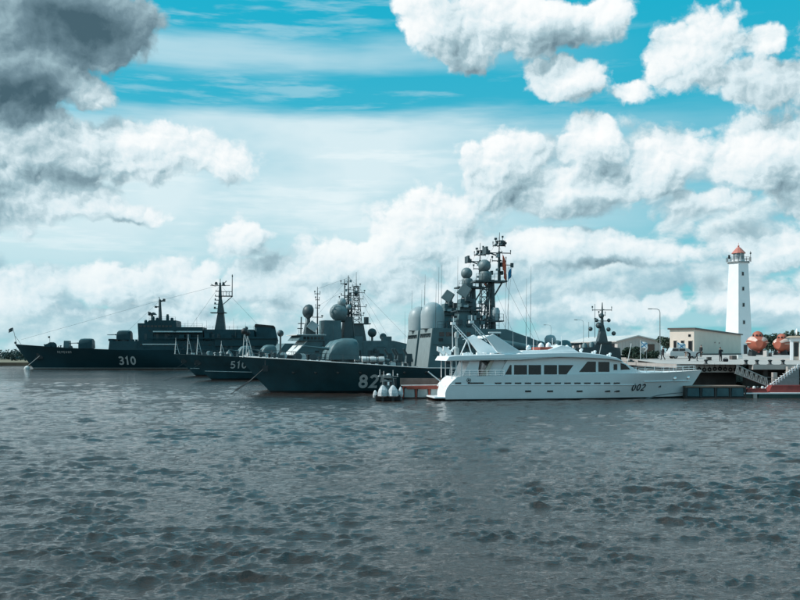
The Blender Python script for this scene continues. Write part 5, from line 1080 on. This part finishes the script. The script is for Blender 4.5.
b = MB().box(-.35, .35, -.3, .3, 0, .42, 0, (.03, .03), (.03, .03)); o = b.build('equipment_case', pale, bevel=.03); o.location = (ground_at(739.5, 128), 128, slope_z(128)); tag(o, 'small white equipment case on the sloping quay below the hut', 'case'); MB().box(-.34, .34, -.29, .29, .422, .5).build('lid', whitem, o)
# ---- right-hand pontoon with fender panels, gangway, landing stage, stairs
def pontoon(name, label, x0, x1, y, depth, ztop, npan, mp, mframe, rz=0.0, sill=.14):
    t = thing(name, label, 'pontoon', (x0, y, 0), rz); L = x1 - x0
    part('float', concd, t, 'box', .02, L - .02, .12, depth, -.5, ztop - .18); part('deck', redp if mframe is redp else mat('worn planks', (.20, .14, .11), .85, 0, .3, 2), t, 'box', -.05, L + .05, -.05, depth + .05, ztop - .16, ztop)
    w = L / npan
    for i in range(npan): part('fender_panel', mp, t, 'box', i * w + .12, (i + 1) * w - .12, -.04, .1, sill, ztop - .24, 0, (.05, .05), bevel=.05)
    for i in range(npan + 1): part('frame_post', mframe, t, 'box', i * w - .09, i * w + .09, -.10, .08, -.3, ztop - .18)
    part('waterline_beam', rub, t, 'box', -.05, L + .05, -.13, .05, -.3, sill - .03); return t
x1 = ground_at(745, 96); pontoon('floating_pontoon', 'floating pontoon with four dark teal fender panels beyond the yacht\'s bow', ground_at(686, 96), x1, 96, 2.6, 1.28, 4, fend, darkp)
t = pontoon('floating_pontoon', 'floating pontoon with pale fender panels and rust-red frame beside the yacht\'s stern', ground_at(403, 92.5), ground_at(470, 92.5) , 94.2, 2.6, 1.32, 5, fendl, redp)
t['group'] = 'floating pontoons'
part('red_beam', redp, t, 'box', .4, 6.4, -.16, -.06, 1.02, 1.22); part('hose', pale, t, 'tube', (-.2, -.1, 1.40), (4.2, .3, 1.44), .05); part('hose', pale, t, 'tube', (4.2, .3, 1.44), (6.0, .6, 2.0), .05)
part('low_wall', mat('weathered boards', (.16, .14, .125), .85, 0, .25, 1.5), t, 'box', -.3, 6.6, 1.7, 1.9, 1.321, 2.1)
for o in C.objects:
    if o.name.startswith('floating_pontoon') and o.parent is None: o['group'] = 'floating pontoons'
def gangway():
    A = Vector((ground_at(735, 99), 99.0, 2.55)); B2 = Vector((ground_at(768, 98.2), 98.2, 1.15)); d = B2 - A; L = math.hypot(d.x, d.y); t = thing('gangway', 'grey lattice gangway sloping down from the jetty to the landing stage', 'gangway', (A.x, A.y, 0), math.atan2(d.y, d.x))
    zz = lambda x: A.z + d.z * x / L
    for y in (-.5, .5):
        b = MB(); n = 7; b.tube((0, y, zz(0)), (L, y, zz(L)), .06).tube((.2, y, zz(.2) + .95), (L - .3, y, zz(L - .3) + .80), .06)
        for i in range(n):
            u, v = L * i / n + .1, L * (i + 1) / n - .05; b.tube((u, y, zz(u)), ((u + v) / 2, y, zz((u + v) / 2) + .9), .045).tube(((u + v) / 2, y, zz((u + v) / 2) + .9), (v, y, zz(v)), .045)
        b.build('side_truss', steel, t)
    b = MB(); b.add([(0, -.48, zz(0) + .03), (L, -.48, zz(L) + .03), (L, .48, zz(L) + .03), (0, .48, zz(0) + .03)], [(0, 1, 2, 3)]); b.build('walkway', steel, t).modifiers.new('t', 'SOLIDIFY').thickness = .05
gangway()
def stage():
    x0 = ground_at(746, 96); t = thing('landing_stage', 'low green floating landing stage with a white rim and red deck at right', 'landing stage', (x0, 96, 0)); L = 16
    part('float', grn, t, 'box', 1.2, L, 0, 3, -.4, .42, 0, (.2, 0), bevel=.05); part('float', grn, t, 'box', -.2, .75, .1, 3, -.4, .42, bevel=.05); part('mooring_block', conc, t, 'box', .78, 1.17, -.05, .5, -.3, .45)
    part('rim', lhw, t, 'box', -.2, L, -.07, 3.05, .43, .55); part('red_deck', redd, t, 'box', .1, 2.4, .15, 2.9, .56, .98, 0, (.2, .2)); part('red_house', redd, t, 'box', 2.65, L, .55, 2.95, .56, 1.32, 0, (.35, 0), label='dark red raised deck box on the landing stage')
    for i, (x, m) in enumerate(((.5, darkp), (1.1, pale), (1.5, darkp), (2.0, pale))): part('deck_gear', m, t, 'lathe', (x, .6, .98), [(.16, 0), (.18, .12), (.1, .26)], 10)
    rail('railing', [(3.0 + i * .9, 2.6, 1.32) for i in range(8)], .8, steel, t, .03, 2, .035)
    return x0
sx = stage()
def stairs():
    A = ground_at(764.5, 97.6); y = 97.6; t = thing('boarding_stairs', 'grey boarding stairs with white posts climbing right to the quay', 'stairs', (A, y, 0)); n = 13; run, rise = .29, .205; z0 = .62
    for i in range(n):
        part('step', conc, t, 'box', i * run, i * run + run + .02, .1, 1.6, z0 + i * rise, z0 + i * rise + .06)
        b = MB(); x = i * run + .1; z = z0 + i * rise; b.box(x - .055, x + .055, -.06, .05, z - .05, z + .40).ball((x, 0, z + .43), .075, 8, 5); b.build('baluster', lhw, t)
    L = n * run; MB().prism([(0, z0 - .3), (L, z0 - .3), (L, z0 + n * rise), (0, z0 + .02)], .02, .09).build('side_panel', steel, t)
    part('handrail', lhw, t, 'tube', (.1, 0, z0 + .40), (L - .1, 0, z0 + .40 + (n - 1) * rise), .04)
    part('top_landing', conc, t, 'box', L + .03, L + 5, .1, 2.2, z0 + n * rise - .12, z0 + n * rise)
stairs()
# ---- inflatable boat with two covered engines, stern towards the camera
def rib():
    D = 90.6; x = ground_at(388, D); t = thing('inflatable_boat', 'small black inflatable boat with two white-covered outboard engines by the corvette', 'boat', (x, D, 0))
    for s_ in (-1, 1): part('tube', rub, t, 'tube', (s_ * 1.0, -.3, .32), (s_ * 1.0, 4.2, .36), .30, .28, 12)
    part('bow_tube', rub, t, 'path', [(-1.0, 4.1, .36), (-.7, 5.0, .42), (0, 5.5, .5), (.7, 5.0, .42), (1.0, 4.1, .36)], .28, 10)
    part('hull_bottom', darkp, t, 'prism', [(-1.0, .15), (0, -.3), (1.0, .15), (.95, .3), (-.95, .3)], -.1, 4.6); part('transom', rub, t, 'box', -1.25, 1.25, -.35, -.1, .02, .42, bevel=.05)
    for i, xx in enumerate((-.52, .50)):
        e = MB().lathe((xx, -.35, .40), [(.44, 0), (.56, .10), (.55, .40), (.46, .70), (.27, 1.0), (.12, 1.14), (.02, 1.18)], 7).build('engine_cover', mat('canvas cover', (.50, .53, .54), .8, 0, .2, 3, .4, .3, (.3, .32, .33)), t)
        part('engine_leg', darkp, t, 'box', xx - .12, xx + .12, -.62, -.3, -.4, .42); part('cover_seam', fendl, e, 'tube', (xx, -.93, .5), (xx + .03, -.62, 1.3), .02)
    part('side_cover', MATS['canvas cover'], t, 'lathe', (1.28, .0, .42), [(.2, 0), (.26, .25), (.2, .7), (.05, 1.0)], 9); part('side_cover', MATS['canvas cover'], t, 'lathe', (-1.3, .2, .3), [(.22, 0), (.26, .25), (.16, .6), (.05, .75)], 9)
    part('console', upper, t, 'box', -.62, .62, 1.2, 2.2, .3, 1.95, 0, (.18, .18), (.1, .3), bevel=.05); part('windscreen', dkwin, t, 'box', -.42, .42, 1.15, 1.32, 1.55, 1.9)
    part('console_light', whitem, t, 'box', -.08, .12, 1.06, 1.14, 1.5, 1.85); part('canopy_shade', darkp, t, 'box', .1, .85, 1.5, 2.4, 1.3, 2.2)
    b = MB(); b.path([(-.7, 1.5, .5), (-.5, 1.5, 2.25), (.5, 1.5, 2.25), (.7, 1.5, .5)], .05, 6).tube((-1.0, 1.5, 2.4), (1.05, 1.5, 2.4), .04).box(-.28, .3, 1.35, 1.65, 2.25, 2.5); b.build('radar_arch', steel, t)
    for xx, h in ((-.85, 3.1), (-.45, 2.95), (.5, 3.05), (.95, 2.55)): part('antenna', whitem, t, 'tube', (xx, 1.5, 2.35), (xx, 1.5, h), .03, .02, 5)
    part('radar_dome', whitem, t, 'lathe', (0.05, 1.5, 2.5), [(.2, 0), (.24, .08), (.2, .16), (.05, .2)], 12); part('nav_light', whitem, t, 'ball', (.95, 1.5, 2.6), .07); part('nav_light', whitem, t, 'ball', (-.98, 1.5, 2.42), .07)
rib()
# ---- background patrol vessel: only its dark house and mast show above the yacht
def background_ship():
    D = 140; t = thing('patrol_vessel', 'dark patrol vessel far behind the yacht with a tall radar mast', 'warship', (ground_at(545, D), D, 0)); F = Frame(ground_at(545, D), D)
    H = Hull(13.0, 5.6, [(0, 3.0), (4, 2.5), (13, 2.3)], 1.6); H.mesh(.2).build('hull', [hullp, boot], t, smooth=True); H.deck_mesh().build('deck', deckp, t)
    x = F.x(602); z = lambda py: CAMH + (HZ - py) / FPX * D
    part('deckhouse', midp, t, 'prism', [(3.2, 2.3), (11.6, 2.3), (11.2, z(348)), (10.0, z(347)), (9.9, z(341.5)), (7.7, z(341.5)), (7.3, z(347)), (4.4, z(348))], -1.9, 1.9)
    m = MB(); m.box(x - .9, x + .8, -1.1, 1.1, z(346), z(331.5), 0, (.5, .4), (.2, .2)).box(x - .5, x + .45, -.6, .6, z(331.5), z(325), 0, (.25, .25), (.2, .2)).tube((x, 0, z(325)), (x + .05, 0, z(302.5)), .28, .06, 8); m = m.build('radar_mast', midp, t)
    for py, h in ((321, 1.05), (315, .5), (310, 1.5)): yardarm(m, x, z(py), h, midp, 3)
    for dx, py, r in ((-.95, 320.5, .30), (.95, 320.5, .30), (-.2, 316, .42), (-.6, 325.5, .5), (-1.9, 329, .35), (.9, 329.5, .35), (1.7, 333.5, .35)): part('radar_drum', midp, m, 'ball', (x + dx, -.5, z(py)), r, 10, 6)
    for px, top in ((594, 304), (588, 322)): part('pole_antenna', midp, t, 'tube', (F.x(px), -.6, z(338)), (F.x(px), -.6, z(top)), .05, .03, 5)
    for px, py in ((583, 343), (590, 342)): part('equipment_drum', upper, t, 'lathe', (F.x(px), -1.2, 3.6), [(.4, 0), (.42, .5), (.42, z(py) - 3.9), (.2, z(py) - 3.6)], 12, smooth=True)
    for i in range(6): part('window', glz, t, 'box', 7.75 + i * .34, 7.98 + i * .34, -1.96, -1.88, z(344.4), z(342.8))
background_ship()

# ---- quay clutter
for i, px in enumerate((706, 746, 757, 770, 783)):
    y = 104.8 if px < 740 else 100.8; o = thing('bollard', ('first', 'second', 'third', 'fourth', 'last')[i] + ' black mooring bollard from the left along the quay edge', 'bollard', (ground_at(px, y), y, QZ), 0, 'bollards along the quay edge')
    part('post', darkp, o, 'lathe', (0, 0, 0), [(.24, 0), (.17, .08), (.15, .32), (.24, .4), (.24, .48), (.1, .54)], 12, smooth=True); part('base', rub, o, 'lathe', (0, 0, -.01), [(.32, 0), (.32, .04)], 12)
for i, (px, y, w, h, m, lab) in enumerate(((709, 121, .5, .45, concd, 'low grey crate on the quay left of the standing person'), (733, 124, .7, .55, roofd, 'brown wooden crate on the quay right of the standing person'), (752, 138, .8, .7, darkp, 'dark crate at the foot of the first orange lifeboat'), (766, 136, .6, .9, shed, 'tall grey crate between the two orange lifeboats'), (769.5, 136, .5, .5, roofd, 'small brown crate between the two orange lifeboats'))):
    o = thing('crate', lab, 'crate', (ground_at(px, y), y, slope_z(y)), R(12 * i), 'crates on the quay')
    part('box', m, o, 'box', -w / 2, w / 2, -w / 2, w / 2, 0, h)
    for k in range(3): part('slat', m, o, 'box', -w / 2 - .02, w / 2 + .02, -w / 2 - .03, -w / 2, h * (.08 + .34 * k), h * (.22 + .34 * k))
